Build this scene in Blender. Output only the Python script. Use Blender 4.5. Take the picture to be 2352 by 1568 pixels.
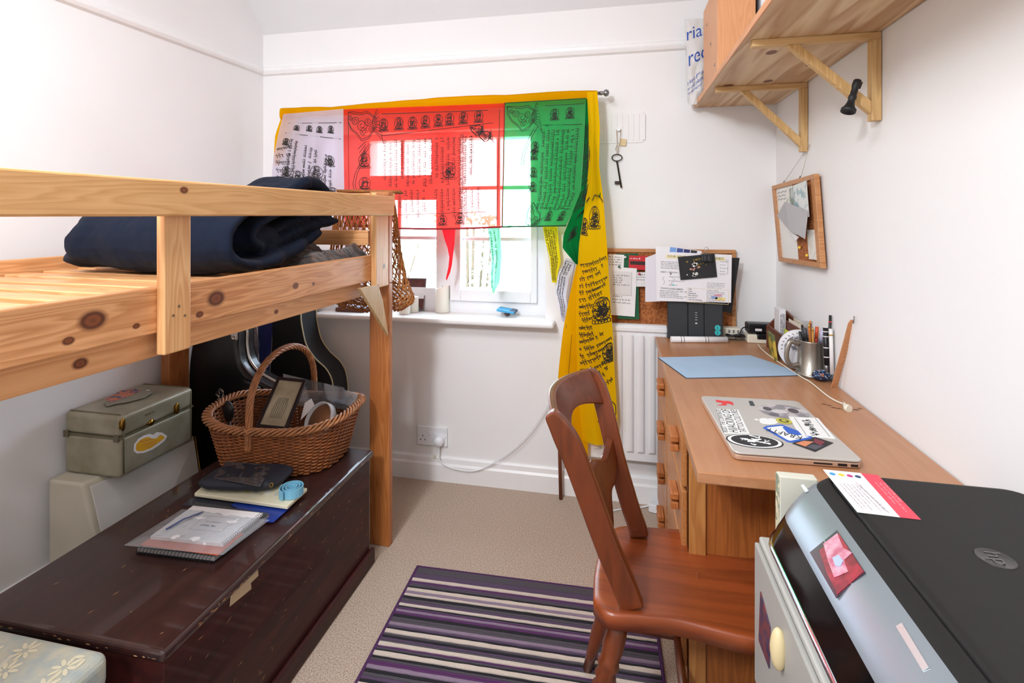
import bpy, math, random
from mathutils import Vector, Matrix, noise
import numpy as np
random.seed(7)
PI = math.pi
scn = bpy.context.scene
for o in list(bpy.data.objects): bpy.data.objects.remove(o)

# ------------------------------------------------------------------ camera
FPX, YAW, HY, CAMZ = 1170.0, 0.2037, 493.0, 1.25
cam = bpy.data.cameras.new('camera'); camo = bpy.data.objects.new('camera', cam)
scn.collection.objects.link(camo); scn.camera = camo
cam.sensor_width = 36; cam.lens = FPX/2352*36; cam.shift_y = -(784-HY)/2352
cam.clip_start = 0.02
camo.location = (0, 0, CAMZ); camo.rotation_euler = (PI/2, 0, YAW)
# ------------------------------------------------------------------ light
scn.view_settings.view_transform = 'Standard'; scn.view_settings.look = 'None'
scn.view_settings.gamma = 1; scn.view_settings.use_curve_mapping = False
scn.view_settings.exposure = 0.20
w = bpy.data.worlds.new('sky'); scn.world = w; w.use_nodes = True
bg = w.node_tree.nodes['Background']; bg.inputs[0].default_value = (0.80, 0.90, 1.0, 1); bg.inputs[1].default_value = 13.0
def area(name, loc, size, energy, color, rot=(0, 0, 0)):
    l = bpy.data.lights.new(name, 'AREA'); l.shape = 'DISK'; l.size = size; l.energy = energy; l.color = color
    o = bpy.data.objects.new(name, l); o.location = loc; o.rotation_euler = rot
    scn.collection.objects.link(o); return o
area('ceiling_light', (-0.80, 0.25, 2.42), 0.8, 24, (0.92, 0.975, 1.035))  # added area light for flash bounced off the ceiling, no fitting here
area('room_light', (-0.80, -0.75, 2.14), 0.3, 32, (0.92, 0.975, 1.035), (math.radians(66), 0, math.radians(8)))  # unseen main light, stands in for bounced flash near the camera


# ------------------------------------------------------------------ pixel ray to a point of the place
FW = np.array([-math.sin(YAW), math.cos(YAW), 0]); RT = np.array([math.cos(YAW), math.sin(YAW), 0]); CP = np.array([0, 0, CAMZ])
class Frame:
    def __init__(s, ox=0, oy=0, ang=0, oz=0):
        s.M = Matrix.Translation((ox, oy, oz)) @ Matrix.Rotation(ang, 4, 'Z'); s.ang = ang; s.Mi = s.M.inverted()
    def q(s, px, py, x=None, y=None, z=None):
        d = FW+(px-1176)/FPX*RT; d = Vector((d[0], d[1], (HY-py)/FPX))
        dl = s.Mi.to_3x3() @ d; cl = s.Mi @ Vector(CP)
        i, v = (0, x) if x is not None else (1, y) if y is not None else (2, z)
        return cl + dl*((v-cl[i])/dl[i])
    def w(s, x, y, z): return s.M @ Vector((x, y, z))
W = Frame(); q = W.q

# ------------------------------------------------------------------ materials
def lin(c):
    c = c.lstrip('#'); r = [int(c[i:i+2], 16)/255 for i in (0, 2, 4)]
    return tuple(((v+0.055)/1.055)**2.4 if v > 0.04045 else v/12.92 for v in r)+(1,)
MATS = {}
def mat(name, col, rough=0.6, metal=0, spec=0.5, var=0.0, vscale=20, col2=None, bump=0.0, bscale=200, coat=0, alpha=1, trans=0, sheen=0, stretch=(1, 1, 1), ramp=(0.35, 0.65)):
    if name in MATS: return MATS[name]
    m = bpy.data.materials.new(name); m.use_nodes = True; n = m.node_tree.nodes; L = m.node_tree.links
    b = n['Principled BSDF']; b.inputs['Base Color'].default_value = lin(col); b.inputs['Roughness'].default_value = rough
    b.inputs['Metallic'].default_value = metal; b.inputs['Specular IOR Level'].default_value = spec
    b.inputs['Coat Weight'].default_value = coat; b.inputs['Alpha'].default_value = alpha
    b.inputs['Transmission Weight'].default_value = trans; b.inputs['Sheen Weight'].default_value = sheen
    tc = n.new('ShaderNodeTexCoord'); mp = n.new('ShaderNodeMapping'); mp.inputs['Scale'].default_value = stretch
    L.new(tc.outputs['Object'], mp.inputs[0])
    c2 = lin(col2) if col2 else tuple(v*(1-var) for v in lin(col)[:3])+(1,)
    t = n.new('ShaderNodeTexNoise'); t.inputs['Scale'].default_value = vscale; t.inputs['Detail'].default_value = 5
    L.new(mp.outputs[0], t.inputs['Vector'])
    r = n.new('ShaderNodeValToRGB'); r.color_ramp.elements[0].position = ramp[0]; r.color_ramp.elements[1].position = ramp[1]
    r.color_ramp.elements[0].color = c2; r.color_ramp.elements[1].color = lin(col)
    L.new(t.outputs[0], r.inputs[0]); L.new(r.outputs[0], b.inputs['Base Color'])
    if bump:
        t2 = n.new('ShaderNodeTexNoise'); t2.inputs['Scale'].default_value = bscale; t2.inputs['Detail'].default_value = 3
        L.new(mp.outputs[0], t2.inputs['Vector'])
        bp = n.new('ShaderNodeBump'); bp.inputs['Strength'].default_value = bump; bp.inputs['Distance'].default_value = 0.004
        L.new(t2.outputs[0], bp.inputs['Height']); L.new(bp.outputs[0], b.inputs['Normal'])
    MATS[name] = m; return m
def wood(name, base, dark, axis=1, rough=0.45, knots=(), knot_axis=1, grain=1.0, coat=0.1, strength=0.55, bands=26, turn=0.0):
    m = bpy.data.materials.new(name); m.use_nodes = True; n = m.node_tree.nodes; L = m.node_tree.links
    b = n['Principled BSDF']; b.inputs['Roughness'].default_value = rough; b.inputs['Coat Weight'].default_value = coat; b.inputs['Coat Roughness'].default_value = 0.3
    tc = n.new('ShaderNodeTexCoord'); mp = n.new('ShaderNodeMapping')
    sc = [1.0, 1.0, 1.0]; sc[axis] = 0.07; mp.inputs['Scale'].default_value = sc
    mp.inputs['Rotation'].default_value = (0, 0, turn)
    L.new(tc.outputs['Object'], mp.inputs[0])
    no = n.new('ShaderNodeTexNoise'); no.inputs['Scale'].default_value = 9*grain; no.inputs['Detail'].default_value = 3; L.new(mp.outputs[0], no.inputs['Vector'])
    mul = n.new('ShaderNodeMath'); mul.operation = 'MULTIPLY'; mul.inputs[1].default_value = bands; L.new(no.outputs[0], mul.inputs[0])
    fr = n.new('ShaderNodeMath'); fr.operation = 'FRACT'; L.new(mul.outputs[0], fr.inputs[0])
    rp = n.new('ShaderNodeValToRGB'); e = rp.color_ramp.elements; e[0].position = 0.0; e[0].color = (0, 0, 0, 1); e[1].position = 0.75; e[1].color = (1, 1, 1, 1)
    e2 = rp.color_ramp.elements.new(1.0); e2.color = (0, 0, 0, 1); L.new(fr.outputs[0], rp.inputs[0])
    fine = n.new('ShaderNodeTexNoise'); fine.inputs['Scale'].default_value = 150; fine.inputs['Detail'].default_value = 2; L.new(mp.outputs[0], fine.inputs['Vector'])
    big = n.new('ShaderNodeTexNoise'); big.inputs['Scale'].default_value = 5; L.new(tc.outputs['Object'], big.inputs['Vector'])
    a1 = n.new('ShaderNodeMath'); a1.operation = 'MULTIPLY'; a1.inputs[1].default_value = strength; L.new(rp.outputs[0], a1.inputs[0])
    a2 = n.new('ShaderNodeMath'); a2.operation = 'MULTIPLY_ADD'; a2.inputs[1].default_value = 0.35; L.new(fine.outputs[0], a2.inputs[0]); L.new(a1.outputs[0], a2.inputs[2])
    a3 = n.new('ShaderNodeMath'); a3.operation = 'MULTIPLY_ADD'; a3.inputs[1].default_value = 0.5; L.new(big.outputs[0], a3.inputs[0]); L.new(a2.outputs[0], a3.inputs[2])
    a4 = n.new('ShaderNodeMath'); a4.operation = 'SUBTRACT'; a4.use_clamp = True; a4.inputs[1].default_value = 0.3; L.new(a3.outputs[0], a4.inputs[0])
    mx = n.new('ShaderNodeMix'); mx.data_type = 'RGBA'; mx.inputs[6].default_value = lin(base); mx.inputs[7].default_value = lin(dark)
    L.new(a4.outputs[0], mx.inputs[0]); out = mx.outputs[2]
    for (kx, ky, kz, kr) in knots:
        sv = n.new('ShaderNodeVectorMath'); sv.operation = 'SUBTRACT'; L.new(tc.outputs['Object'], sv.inputs[0]); sv.inputs[1].default_value = (kx, ky, kz)
        ml = n.new('ShaderNodeVectorMath'); ml.operation = 'MULTIPLY'; s3 = [1/kr]*3; s3[knot_axis] = 0.72/kr; ml.inputs[1].default_value = s3; L.new(sv.outputs[0], ml.inputs[0])
        ln = n.new('ShaderNodeVectorMath'); ln.operation = 'LENGTH'; L.new(ml.outputs[0], ln.inputs[0])
        cr = n.new('ShaderNodeValToRGB'); el = cr.color_ramp.elements
        el[0].position = 0; el[0].color = lin('#70381c'); el[1].position = 0.95; el[1].color = lin('#b06a38')
        x = el.new(0.42); x.color = lin('#5a2a14'); x = el.new(0.25); x.color = lin('#8a4a24')
        h = n.new('ShaderNodeMath'); h.operation = 'MULTIPLY'; h.inputs[1].default_value = 0.5; L.new(ln.outputs['Value'], h.inputs[0]); L.new(h.outputs[0], cr.inputs[0])
        f = n.new('ShaderNodeMapRange'); f.inputs[1].default_value = 0.95; f.inputs[2].default_value = 1.5; f.inputs[3].default_value = 1; f.inputs[4].default_value = 0; L.new(ln.outputs['Value'], f.inputs[0])
        m2 = n.new('ShaderNodeMix'); m2.data_type = 'RGBA'; L.new(f.outputs[0], m2.inputs[0]); L.new(out, m2.inputs[6]); L.new(cr.outputs[0], m2.inputs[7]); out = m2.outputs[2]
    L.new(out, b.inputs['Base Color'])
    bp = n.new('ShaderNodeBump'); bp.inputs['Strength'].default_value = 0.12; bp.inputs['Distance'].default_value = 0.002; L.new(fine.outputs[0], bp.inputs['Height']); L.new(bp.outputs[0], b.inputs['Normal'])
    MATS[name] = m; return m
def sheer(name, col, see=0.5, tint=None, var=0.12):
    m = bpy.data.materials.new(name); m.use_nodes = True; n = m.node_tree.nodes; L = m.node_tree.links
    n.remove(n['Principled BSDF']); out = n['Material Output']
    d = n.new('ShaderNodeBsdfDiffuse'); t = n.new('ShaderNodeBsdfTranslucent'); tr = n.new('ShaderNodeBsdfTransparent')
    tc = n.new('ShaderNodeTexCoord'); no = n.new('ShaderNodeTexNoise'); no.inputs['Scale'].default_value = 6; L.new(tc.outputs['Object'], no.inputs['Vector'])
    r = n.new('ShaderNodeValToRGB'); c = lin(col); r.color_ramp.elements[0].color = tuple(v*(1-var) for v in c[:3])+(1,); r.color_ramp.elements[1].color = c
    L.new(no.outputs[0], r.inputs[0]); L.new(r.outputs[0], d.inputs[0]); L.new(r.outputs[0], t.inputs[0])
    tr.inputs[0].default_value = lin(tint or col)
    a = n.new('ShaderNodeMixShader'); a.inputs[0].default_value = 0.45; L.new(d.outputs[0], a.inputs[1]); L.new(t.outputs[0], a.inputs[2])
    b = n.new('ShaderNodeMixShader'); b.inputs[0].default_value = see; L.new(a.outputs[0], b.inputs[1]); L.new(tr.outputs[0], b.inputs[2])
    L.new(b.outputs[0], out.inputs[0]); MATS[name] = m; return m
def clear(name, col='#ffffff', gloss=0.08, rough=0.05, milk=0.0, milkcol='#ffffff'):
    m = bpy.data.materials.new(name); m.use_nodes = True; n = m.node_tree.nodes; L = m.node_tree.links
    n.remove(n['Principled BSDF']); out = n['Material Output']
    tr = n.new('ShaderNodeBsdfTransparent'); tr.inputs[0].default_value = lin(col)
    g = n.new('ShaderNodeBsdfGlossy'); g.inputs['Roughness'].default_value = rough
    a = n.new('ShaderNodeMixShader'); a.inputs[0].default_value = gloss; L.new(tr.outputs[0], a.inputs[1]); L.new(g.outputs[0], a.inputs[2])
    d = n.new('ShaderNodeBsdfDiffuse'); d.inputs[0].default_value = lin(milkcol)
    b = n.new('ShaderNodeMixShader'); b.inputs[0].default_value = milk; L.new(a.outputs[0], b.inputs[1]); L.new(d.outputs[0], b.inputs[2])
    L.new(b.outputs[0], out.inputs[0]); MATS[name] = m; return m
WHITEW = mat('wall_paint', '#f2f0ef', 0.85, var=0.02, vscale=3, bump=0.05, bscale=120)
CEILM = mat('ceiling_paint', '#e6e6e7', 0.9, var=0.02, vscale=3)
GLOSSW = mat('white_gloss_paint', '#f4f2f1', 0.35, var=0.02)
INK = mat('black_ink', '#15140f', 0.8)
BLACK = mat('black_plastic', '#17181b', 0.35, var=0.1)
GREYP = mat('grey_metal', '#8d8f92', 0.3, metal=0.9)
STEEL = mat('steel', '#c9c6c0', 0.28, metal=1.0, var=0.1)
BRASS = mat('brass', '#a8843c', 0.3, metal=1.0, var=0.2)
PAPER = mat('paper_white', '#efecec', 0.8, var=0.03)
CREAM = mat('cream_plastic', '#ebe5d2', 0.45, var=0.04)
DKWOOD = wood('chair_wood', '#7d3a18', '#401808', axis=2, rough=0.3, coat=0.4, strength=0.35, bands=9)
SEATWOOD = wood('seat_wood', '#9c4a20', '#54200c', axis=0, rough=0.33, coat=0.35, strength=0.35, bands=9)
PINE = wood('pine', '#edb27c', '#c47a3d', axis=1, rough=0.42)
PINEX = wood('pine_across', '#efb680', '#c88145', axis=0, rough=0.42)
PINEZ = wood('pine_upright', '#eeb47e', '#c47c40', axis=2, rough=0.42)
PINED = wood('pine_post', '#c97f45', '#9a5422', axis=2, rough=0.42)

# ------------------------------------------------------------------ mesh builder
WM = {}
def link(o): scn.collection.objects.link(o)
def tag(o, label=None, cat=None, group=None, kind=None):
    if label: o['label'] = label
    if cat: o['category'] = cat
    if group: o['group'] = group
    if kind: o['kind'] = kind
    return o
def thing(name, label, cat, loc, rz=0, group=None):
    o = bpy.data.objects.new(name, None); o.empty_display_size = 0.05; link(o)
    o.location = loc; o.rotation_euler = (0, 0, rz); WM[o.name] = Matrix.Translation(loc) @ Matrix.Rotation(rz, 4, 'Z')
    return tag(o, label, cat, group)
class MB:
    def __init__(s, M=None): s.v = []; s.f = []; s.sm = []; s.M = M
    def _p(s, p):
        p = Vector(p); s.v.append(s.M @ p if s.M else p); return len(s.v)-1
    def face(s, idx, smooth=False): s.f.append(tuple(idx)); s.sm.append(smooth)
    def box(s, x0, x1, y0, y1, z0, z1):
        i = [s._p((x, y, z)) for z in (z0, z1) for y in (y0, y1) for x in (x0, x1)]
        for a in ((0, 2, 3, 1), (4, 5, 7, 6), (0, 1, 5, 4), (2, 6, 7, 3), (0, 4, 6, 2), (1, 3, 7, 5)): s.face([i[k] for k in a])
        return s
    def hexa(s, b, t):  # four bottom points and four top points
        i = [s._p(p) for p in b]+[s._p(p) for p in t]
        s.face([i[3], i[2], i[1], i[0]]); s.face(i[4:8])
        for k in range(4): s.face([i[k], i[(k+1) % 4], i[4+(k+1) % 4], i[4+k]])
        return s
    def prism(s, pts, off):  # polygon in 3D pushed along off
        n = len(pts); off = Vector(off); a = [s._p(p) for p in pts]; b = [s._p(Vector(p)+off) for p in pts]
        s.face(a[::-1]); s.face(b)
        for k in range(n): s.face([a[k], a[(k+1) % n], b[(k+1) % n], b[k]])
        return s
    def tube(s, pts, r, n=8, cap=True, flat=None, up=None, closed=False):
        pts = [Vector(p) for p in pts]; N = len(pts); rings = []; ref = Vector(up) if up else None
        for i, p in enumerate(pts):
            if closed: d = pts[(i+1) % N]-pts[i-1]
            else: d = pts[min(i+1, N-1)]-pts[max(i-1, 0)]
            if d.length < 1e-9: d = Vector((0, 0, 1))
            d.normalize()
            if ref is None: ref = Vector((0, 0, 1)) if abs(d.z) < 0.9 else Vector((1, 0, 0))
            a = d.cross(ref)
            if a.length < 1e-6: a = d.cross(Vector((0.3, 0.8, 0.5)))
            a.normalize(); b = a.cross(d).normalized()
            if not up: ref = b
            rr = r[i] if isinstance(r, (list, tuple)) else r
            ra, rb = (rr, rr) if flat is None else (rr, rr*flat)
            rings.append([s._p(p+a*ra*math.cos(2*PI*k/n)+b*rb*math.sin(2*PI*k/n)) for k in range(n)])
        for i in range(N if closed else N-1):
            A, B = rings[i], rings[(i+1) % N]
            for k in range(n): s.face([A[k], A[(k+1) % n], B[(k+1) % n], B[k]], n > 4)
        if cap and not closed: s.face(rings[0][::-1]); s.face(rings[-1])
        return s
    def sweep(s, pts, wid, thk, side):  # rectangular section; side = across direction
        side = Vector(side).normalized(); pts = [Vector(p) for p in pts]; N = len(pts); R = []
        for i, p in enumerate(pts):
            d = (pts[min(i+1, N-1)]-pts[max(i-1, 0)]).normalized(); nrm = d.cross(side).normalized()
            w_ = wid[i] if isinstance(wid, (list, tuple)) else wid; t_ = thk[i] if isinstance(thk, (list, tuple)) else thk
            R.append([s._p(p+nrm*a*w_/2+side*b*t_/2) for a, b in ((-1, -1), (1, -1), (1, 1), (-1, 1))])
        for i in range(N-1):
            for k in range(4): s.face([R[i][k], R[i][(k+1) % 4], R[i+1][(k+1) % 4], R[i+1][k]])
        s.face(R[0][::-1]); s.face(R[-1]); return s
    def lathe(s, prof, c, n=24, axis=(0, 0, 1)):
        ax = Vector(axis).normalized(); a = ax.cross(Vector((1, 0, 0)) if abs(ax.x) < 0.9 else Vector((0, 1, 0))).normalized(); b = ax.cross(a)
        c = Vector(c); R = []
        for r, z in prof: R.append([s._p(c+ax*z+(a*math.cos(2*PI*k/n)+b*math.sin(2*PI*k/n))*max(r, 1e-5)) for k in range(n)])
        for i in range(len(R)-1):
            for k in range(n): s.face([R[i][k], R[i][(k+1) % n], R[i+1][(k+1) % n], R[i+1][k]], True)
        s.face(R[0][::-1]); s.face(R[-1]); return s
    def grid(s, fn, nu, nv, wrapu=False, smooth=True):
        I = [[s._p(fn(i/nu, j/nv)) for i in range(nu+(0 if wrapu else 1))] for j in range(nv+1)]
        for j in range(nv):
            for i in range(nu):
                k = (i+1) % nu if wrapu else i+1
                s.face([I[j][i], I[j][k], I[j+1][k], I[j+1][i]], smooth)
        return s
    def blob(s, c, r, nu=16, nv=10, fn=None):
        def g(u, v):
            th = u*2*PI; ph = -PI/2+v*PI
            p = Vector((math.cos(th)*math.cos(ph)*r[0], math.sin(th)*math.cos(ph)*r[1], math.sin(ph)*r[2]))
            if fn: p = fn(p)
            return Vector(c)+p
        return s.grid(g, nu, nv, True)
    def obj(s, name, m, parent=None, bevel=0, seg=2, solid=0, sub=0, label=None, cat=None, group=None, kind=None, smooth=False, off=0):
        me = bpy.data.meshes.new(name)
        if parent is not None: T = WM[parent.name]; inv = T.inverted()
        else:
            xs = [p.x for p in s.v]; ys = [p.y for p in s.v]; zs = [p.z for p in s.v]
            T = Matrix.Translation(((min(xs)+max(xs))/2, (min(ys)+max(ys))/2, min(zs)))
            if s.M is not None and not isinstance(m, str):
                T = T @ s.M.to_3x3().to_4x4() if abs(s.M.to_3x3().determinant()-1) < 1e-3 else T
            inv = T.inverted()
        me.from_pydata([inv @ p for p in s.v], [], s.f); me.polygons.foreach_set('use_smooth', [smooth or x for x in s.sm]); me.update()
        o = bpy.data.objects.new(name, me); link(o); me.materials.append(m)
        if parent is not None: o.parent = parent
        else: o.matrix_world = T
        WM[o.name] = T
        if bevel:
            b = o.modifiers.new('bevel', 'BEVEL'); b.width = bevel; b.segments = seg; b.limit_method = 'ANGLE'; b.angle_limit = 0.6
        if solid: d = o.modifiers.new('solid', 'SOLIDIFY'); d.thickness = solid; d.offset = off
        if sub: d = o.modifiers.new('sub', 'SUBSURF'); d.levels = sub; d.render_levels = sub
        return tag(o, label, cat, group, kind)
def box(name, m, b, parent=None, bevel=0.0, M=None, **k): return MB(M).box(*b).obj(name, m, parent, bevel=bevel, **k)
def struct(name, mb, m, parent=None, **k): return mb.obj(name, m, parent, kind=None if parent else 'structure', **k)

# text as flat mesh
_tc = {}
def textpolys(s, font=None):
    if s in _tc: return _tc[s]
    c = bpy.data.curves.new('lettering', 'FONT'); c.body = s; c.size = 1; c.resolution_u = 2
    o = bpy.data.objects.new('lettering', c); link(o); dg = bpy.context.evaluated_depsgraph_get()
    me = bpy.data.meshes.new_from_object(o.evaluated_get(dg))
    v = [(p.co.x, p.co.y) for p in me.vertices]; f = [tuple(p.vertices) for p in me.polygons]
    bpy.data.objects.remove(o); bpy.data.curves.remove(c); bpy.data.meshes.remove(me)
    _tc[s] = (v, f); return _tc[s]
class Pl:  # a flat place: origin, two unit directions
    def __init__(s, o, ex, ey):
        s.o = Vector(o); s.ex = Vector(ex).normalized(); s.n = s.ex.cross(Vector(ey)).normalized(); s.ey = s.n.cross(s.ex)
    def pt(s, a, b, h=0): return s.o+s.ex*a+s.ey*b+s.n*h
    def sheet(s, a0, a1, b0, b1, h0, h1, name, m, parent=None, bevel=0, **k):
        return MB().hexa([s.pt(a0, b0, h0), s.pt(a1, b0, h0), s.pt(a1, b1, h0), s.pt(a0, b1, h0)], [s.pt(a0, b0, h1), s.pt(a1, b0, h1), s.pt(a1, b1, h1), s.pt(a0, b1, h1)]).obj(name, m, parent, bevel=bevel, **k)
    def polys(s, L, h, name, m, parent, th=0.0003, **k):
        mb = MB()
        for P_ in L: mb.prism([s.pt(a, b, h) for a, b in P_], s.n*th)
        return mb.obj(name, m, parent, **k)
    def text(s, t, a, b, size, ang=0, h=0.0005, name='lettering', m=None, parent=None, sx=1, center=False, **k):
        v, f = textpolys(t); ca, sa = math.cos(ang), math.sin(ang); mb = MB()
        if not v: return
        cx = (min(p[0] for p in v)+max(p[0] for p in v))/2 if center else 0; cy = (min(p[1] for p in v)+max(p[1] for p in v))/2 if center else 0
        for x, y in v:
            x = (x-cx)*size*sx; y = (y-cy)*size; mb._p(s.pt(a+x*ca-y*sa, b+x*sa+y*ca, h))
        for F_ in f: mb.face(F_)
        return mb.obj(name, m or INK, parent, **k)
    def words(s, a0, b0, wid, rows, pitch, ht, h=0.0005, name='lettering', m=None, parent=None, ang=0, fill=0.8):
        mb = MB(); ca, sa = math.cos(ang), math.sin(ang)
        for r in range(rows):
            x = 0; end = wid*(1 if random.random() < .7 else random.uniform(.5, .95))
            while x < end:
                l = ht*random.uniform(1.2, 5); l = min(l, end-x)
                if l > ht*.5:
                    k = max(1, int(l/(ht*.8)))
                    for j in range(k):
                        xx = x+l*j/k; hh = ht*random.choice((.7, .7, 1.0, 1.15)); ww = l/k*.62
                        P_ = [(xx, -r*pitch), (xx+ww, -r*pitch), (xx+ww, -r*pitch+hh), (xx, -r*pitch+hh)]
                        I = [mb._p(s.pt(a0+x_*ca-y_*sa, b0+x_*sa+y_*ca, h)) for x_, y_ in P_]; mb.face(I)
                x += l+ht*.7
        return mb.obj(name, m or MATS.get('grey_ink') or mat('grey_ink', '#77747a', 0.8), parent)
def circ(cx, cy, rx, ry=None, n=28, ang=0):
    ry = ry or rx; return [(cx+rx*math.cos(2*PI*k/n)*math.cos(ang)-ry*math.sin(2*PI*k/n)*math.sin(ang), cy+rx*math.cos(2*PI*k/n)*math.sin(ang)+ry*math.sin(2*PI*k/n)*math.cos(ang)) for k in range(n)]
def rrect(a0, a1, b0, b1, r, n=4):
    P_ = []
    for cx, cy, s0 in ((a1-r, b1-r, 0), (a0+r, b1-r, 1), (a0+r, b0+r, 2), (a1-r, b0+r, 3)):
        for k in range(n+1): t = (s0+k/n)*PI/2; P_.append((cx+r*math.cos(t), cy+r*math.sin(t)))
    return P_
def bez(P_, n=24):  # smooth catmull through points
    P_ = [Vector(p) for p in P_]; out = []; N = len(P_)
    for i in range(N-1):
        a, b, c, d = P_[max(i-1, 0)], P_[i], P_[i+1], P_[min(i+2, N-1)]
        m_ = max(2, n//(N-1))
        for k in range(m_):
            t = k/m_; out.append(0.5*((2*b)+(c-a)*t+(2*a-5*b+4*c-d)*t*t+(-a+3*b-3*c+d)*t**3))
    out.append(P_[-1]); return out

# ================================================================== the room
YB, XR = 2.29, 0.645
LF = Frame(-1.77, YB, -0.05)          # left wall runs a little off square
carpet = mat('carpet', '#d6bfaa', 0.95, var=0.0, col2='#9c816c', vscale=260, bump=0.7, bscale=600, ramp=(0.36, 0.62), sheen=0.2)
struct('floor', MB().box(-2.3, 0.9, -1.7, 2.5, -0.1, 0), carpet)
wx0, wx1, wz0, wz1 = -1.385, -0.306, 0.752, 1.66
mb = MB()
mb.box(-2.2, wx0, YB, YB+0.22, 0, 2.7); mb.box(wx1, 0.9, YB, YB+0.22, 0, 2.7)
mb.box(wx0, wx1, YB, YB+0.22, 0, wz0); mb.box(wx0, wx1, YB, YB+0.22, wz1, 2.7)
struct('wall_back', mb, WHITEW)
struct('wall_left', MB(LF.M).box(-0.12, 0, -4.0, 0.1, 0, 2.7), WHITEW)
struct('wall_right', MB().box(XR, XR+0.12, -1.7, YB+0.1, 0, 2.7), WHITEW)
struct('wall_rear', MB().box(-2.3, 0.9, -1.62, -1.5, 0, 2.7), WHITEW)
struct('ceiling', MB().prism([(-2.3, YB+0.05, 2.105), (-2.3, YB+0.05, 2.7), (-2.3, -1.7, 2.7), (-2.3, -1.7, 2.48), (-2.3, 2.035, 2.48)], (3.2, 0, 0)), CEILM)
prof = [(0, 0), (0.014, 0.006), (0.02, 0.018), (0.012, 0.026), (0.012, 0.04), (0, 0.046)]
struct('trim_1', MB().prism([(-1.77, YB-a, 1.955+b) for a, b in prof], (2.415, 0, 0)), GLOSSW)
struct('trim_2', MB(LF.M).prism([(a, -3.7, 1.957+b) for a, b in prof], (0, 3.7, 0)), GLOSSW)
sk = [(0, 0), (0.02, 0), (0.02, 0.075), (0.014, 0.085), (0.012, 0.105), (0.006, 0.112), (0, 0.112)]
struct('baseboard_back', MB().prism([(-1.77, YB-a, b) for a, b in sk], (2.415, 0, 0)), GLOSSW)
struct('baseboard_left', MB(LF.M).prism([(a, -3.7, b) for a, b in sk], (0, 3.7, 0)), GLOSSW)
struct('baseboard_right', MB().prism([(XR-a, -1.5, b) for a, b in sk], (0, 3.79, 0)), GLOSSW)

# window with frame, casements and glazing bars
YG = 2.40
def wx(px): return q(px, 500, y=YG).x
def wz(px, py): return q(px, py, y=YG).z
UP = mat('white_upvc', '#f1f2f5', 0.3, var=0.02)
win = MB()
gx0, gx1, gz0, gz1 = wx(1064), wx(1222), wz(1140, 664), wz(1140, 318)
lx0, lx1 = wx(858), wx(997)
l2x0, l2x1 = wx(846), wx(1006)
fz1 = gz1; fz0 = wz(928, 404); sz1 = wz(964, 459); sz0 = gz0
YF0, YF1 = YG-0.025, YG+0.045
for b in ((wx0, wx1, fz1, wz1), (wx0, l2x0, wz0, fz1), (l2x0, lx0, fz0, fz1), (lx1, gx0, sz1, fz1), (l2x1, gx0, wz0, sz1), (lx0, lx1, sz1, fz0), (l2x0, lx0, sz1, fz0),
          (gx1, wx1, wz0, fz1), (l2x0, l2x1, wz0, sz0), (gx0, gx1, wz0, gz0)): win.box(b[0], b[1], YF0, YF1, b[2], b[3])
wino = struct('window_1', win, UP)
rail = MB()  # casement rail standing proud of the frame
e0, e1, f0, f1 = wx(1040), wx(1236), wz(1140, 690), gz1+0.03
for b in ((e0, gx0, f0, f1), (gx1, e1, f0, f1), (gx0, gx1, f0, gz0), (gx0, gx1, gz1, f1)): rail.box(b[0], b[1], YF0-0.02, YF0, b[2], b[3])
rail.obj('casement', UP, wino, bevel=0.004)
r2 = MB()
for b in ((lx0-0.03, lx0, fz0-0.03, fz1+0.03), (lx1, lx1+0.03, fz0-0.03, fz1+0.03), (lx0, lx1, fz0-0.03, fz0), (lx0, lx1, fz1, fz1+0.03)): r2.box(b[0], b[1], YF0-0.015, YF0, b[2], b[3])
r2.obj('casement', UP, wino, bevel=0.004)
bars = [(gx0, gx1, wz(1140, 431)-0.009, wz(1140, 431)+0.009), (gx0, gx1, wz(1140, 549)-0.009, wz(1140, 549)+0.009), (wx(1145)-0.009, wx(1145)+0.009, gz0, gz1),
        (wx(925)-0.009, wx(925)+0.009, fz0, fz1), (l2x0, l2x1, wz(964, 546)-0.009, wz(964, 546)+0.009), (wx(918)-0.009, wx(918)+0.009, sz0, sz1)]
for b in bars: MB().box(b[0], b[1], YG-0.006, YG+0.014, b[2], b[3]).obj('glazing_bar', UP, wino, bevel=0.003)
GL = clear('window_glass', '#f6fbff', 0.05)
for b in ((gx0, gx1, gz0, gz1), (lx0, lx1, fz0, fz1), (l2x0, l2x1, sz0, sz1)): MB().box(b[0], b[1], YG+0.004, YG+0.008, b[2], b[3]).obj('pane', GL, wino)
lin_ = MB(); lin_.box(wx0, wx0+0.012, YB+0.002, YF0, wz0, wz1); lin_.box(wx1-0.012, wx1, YB+0.002, YF0, wz0, wz1); lin_.box(wx0, wx1, YB+0.002, YF0, wz1-0.012, wz1)
lin_.obj('reveal_lining', GLOSSW, wino)
MB().box(-1.435, -0.272, 2.205, YF0, 0.752, 0.776).obj('window_sill', GLOSSW, wino, bevel=0.010, seg=4)
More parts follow.
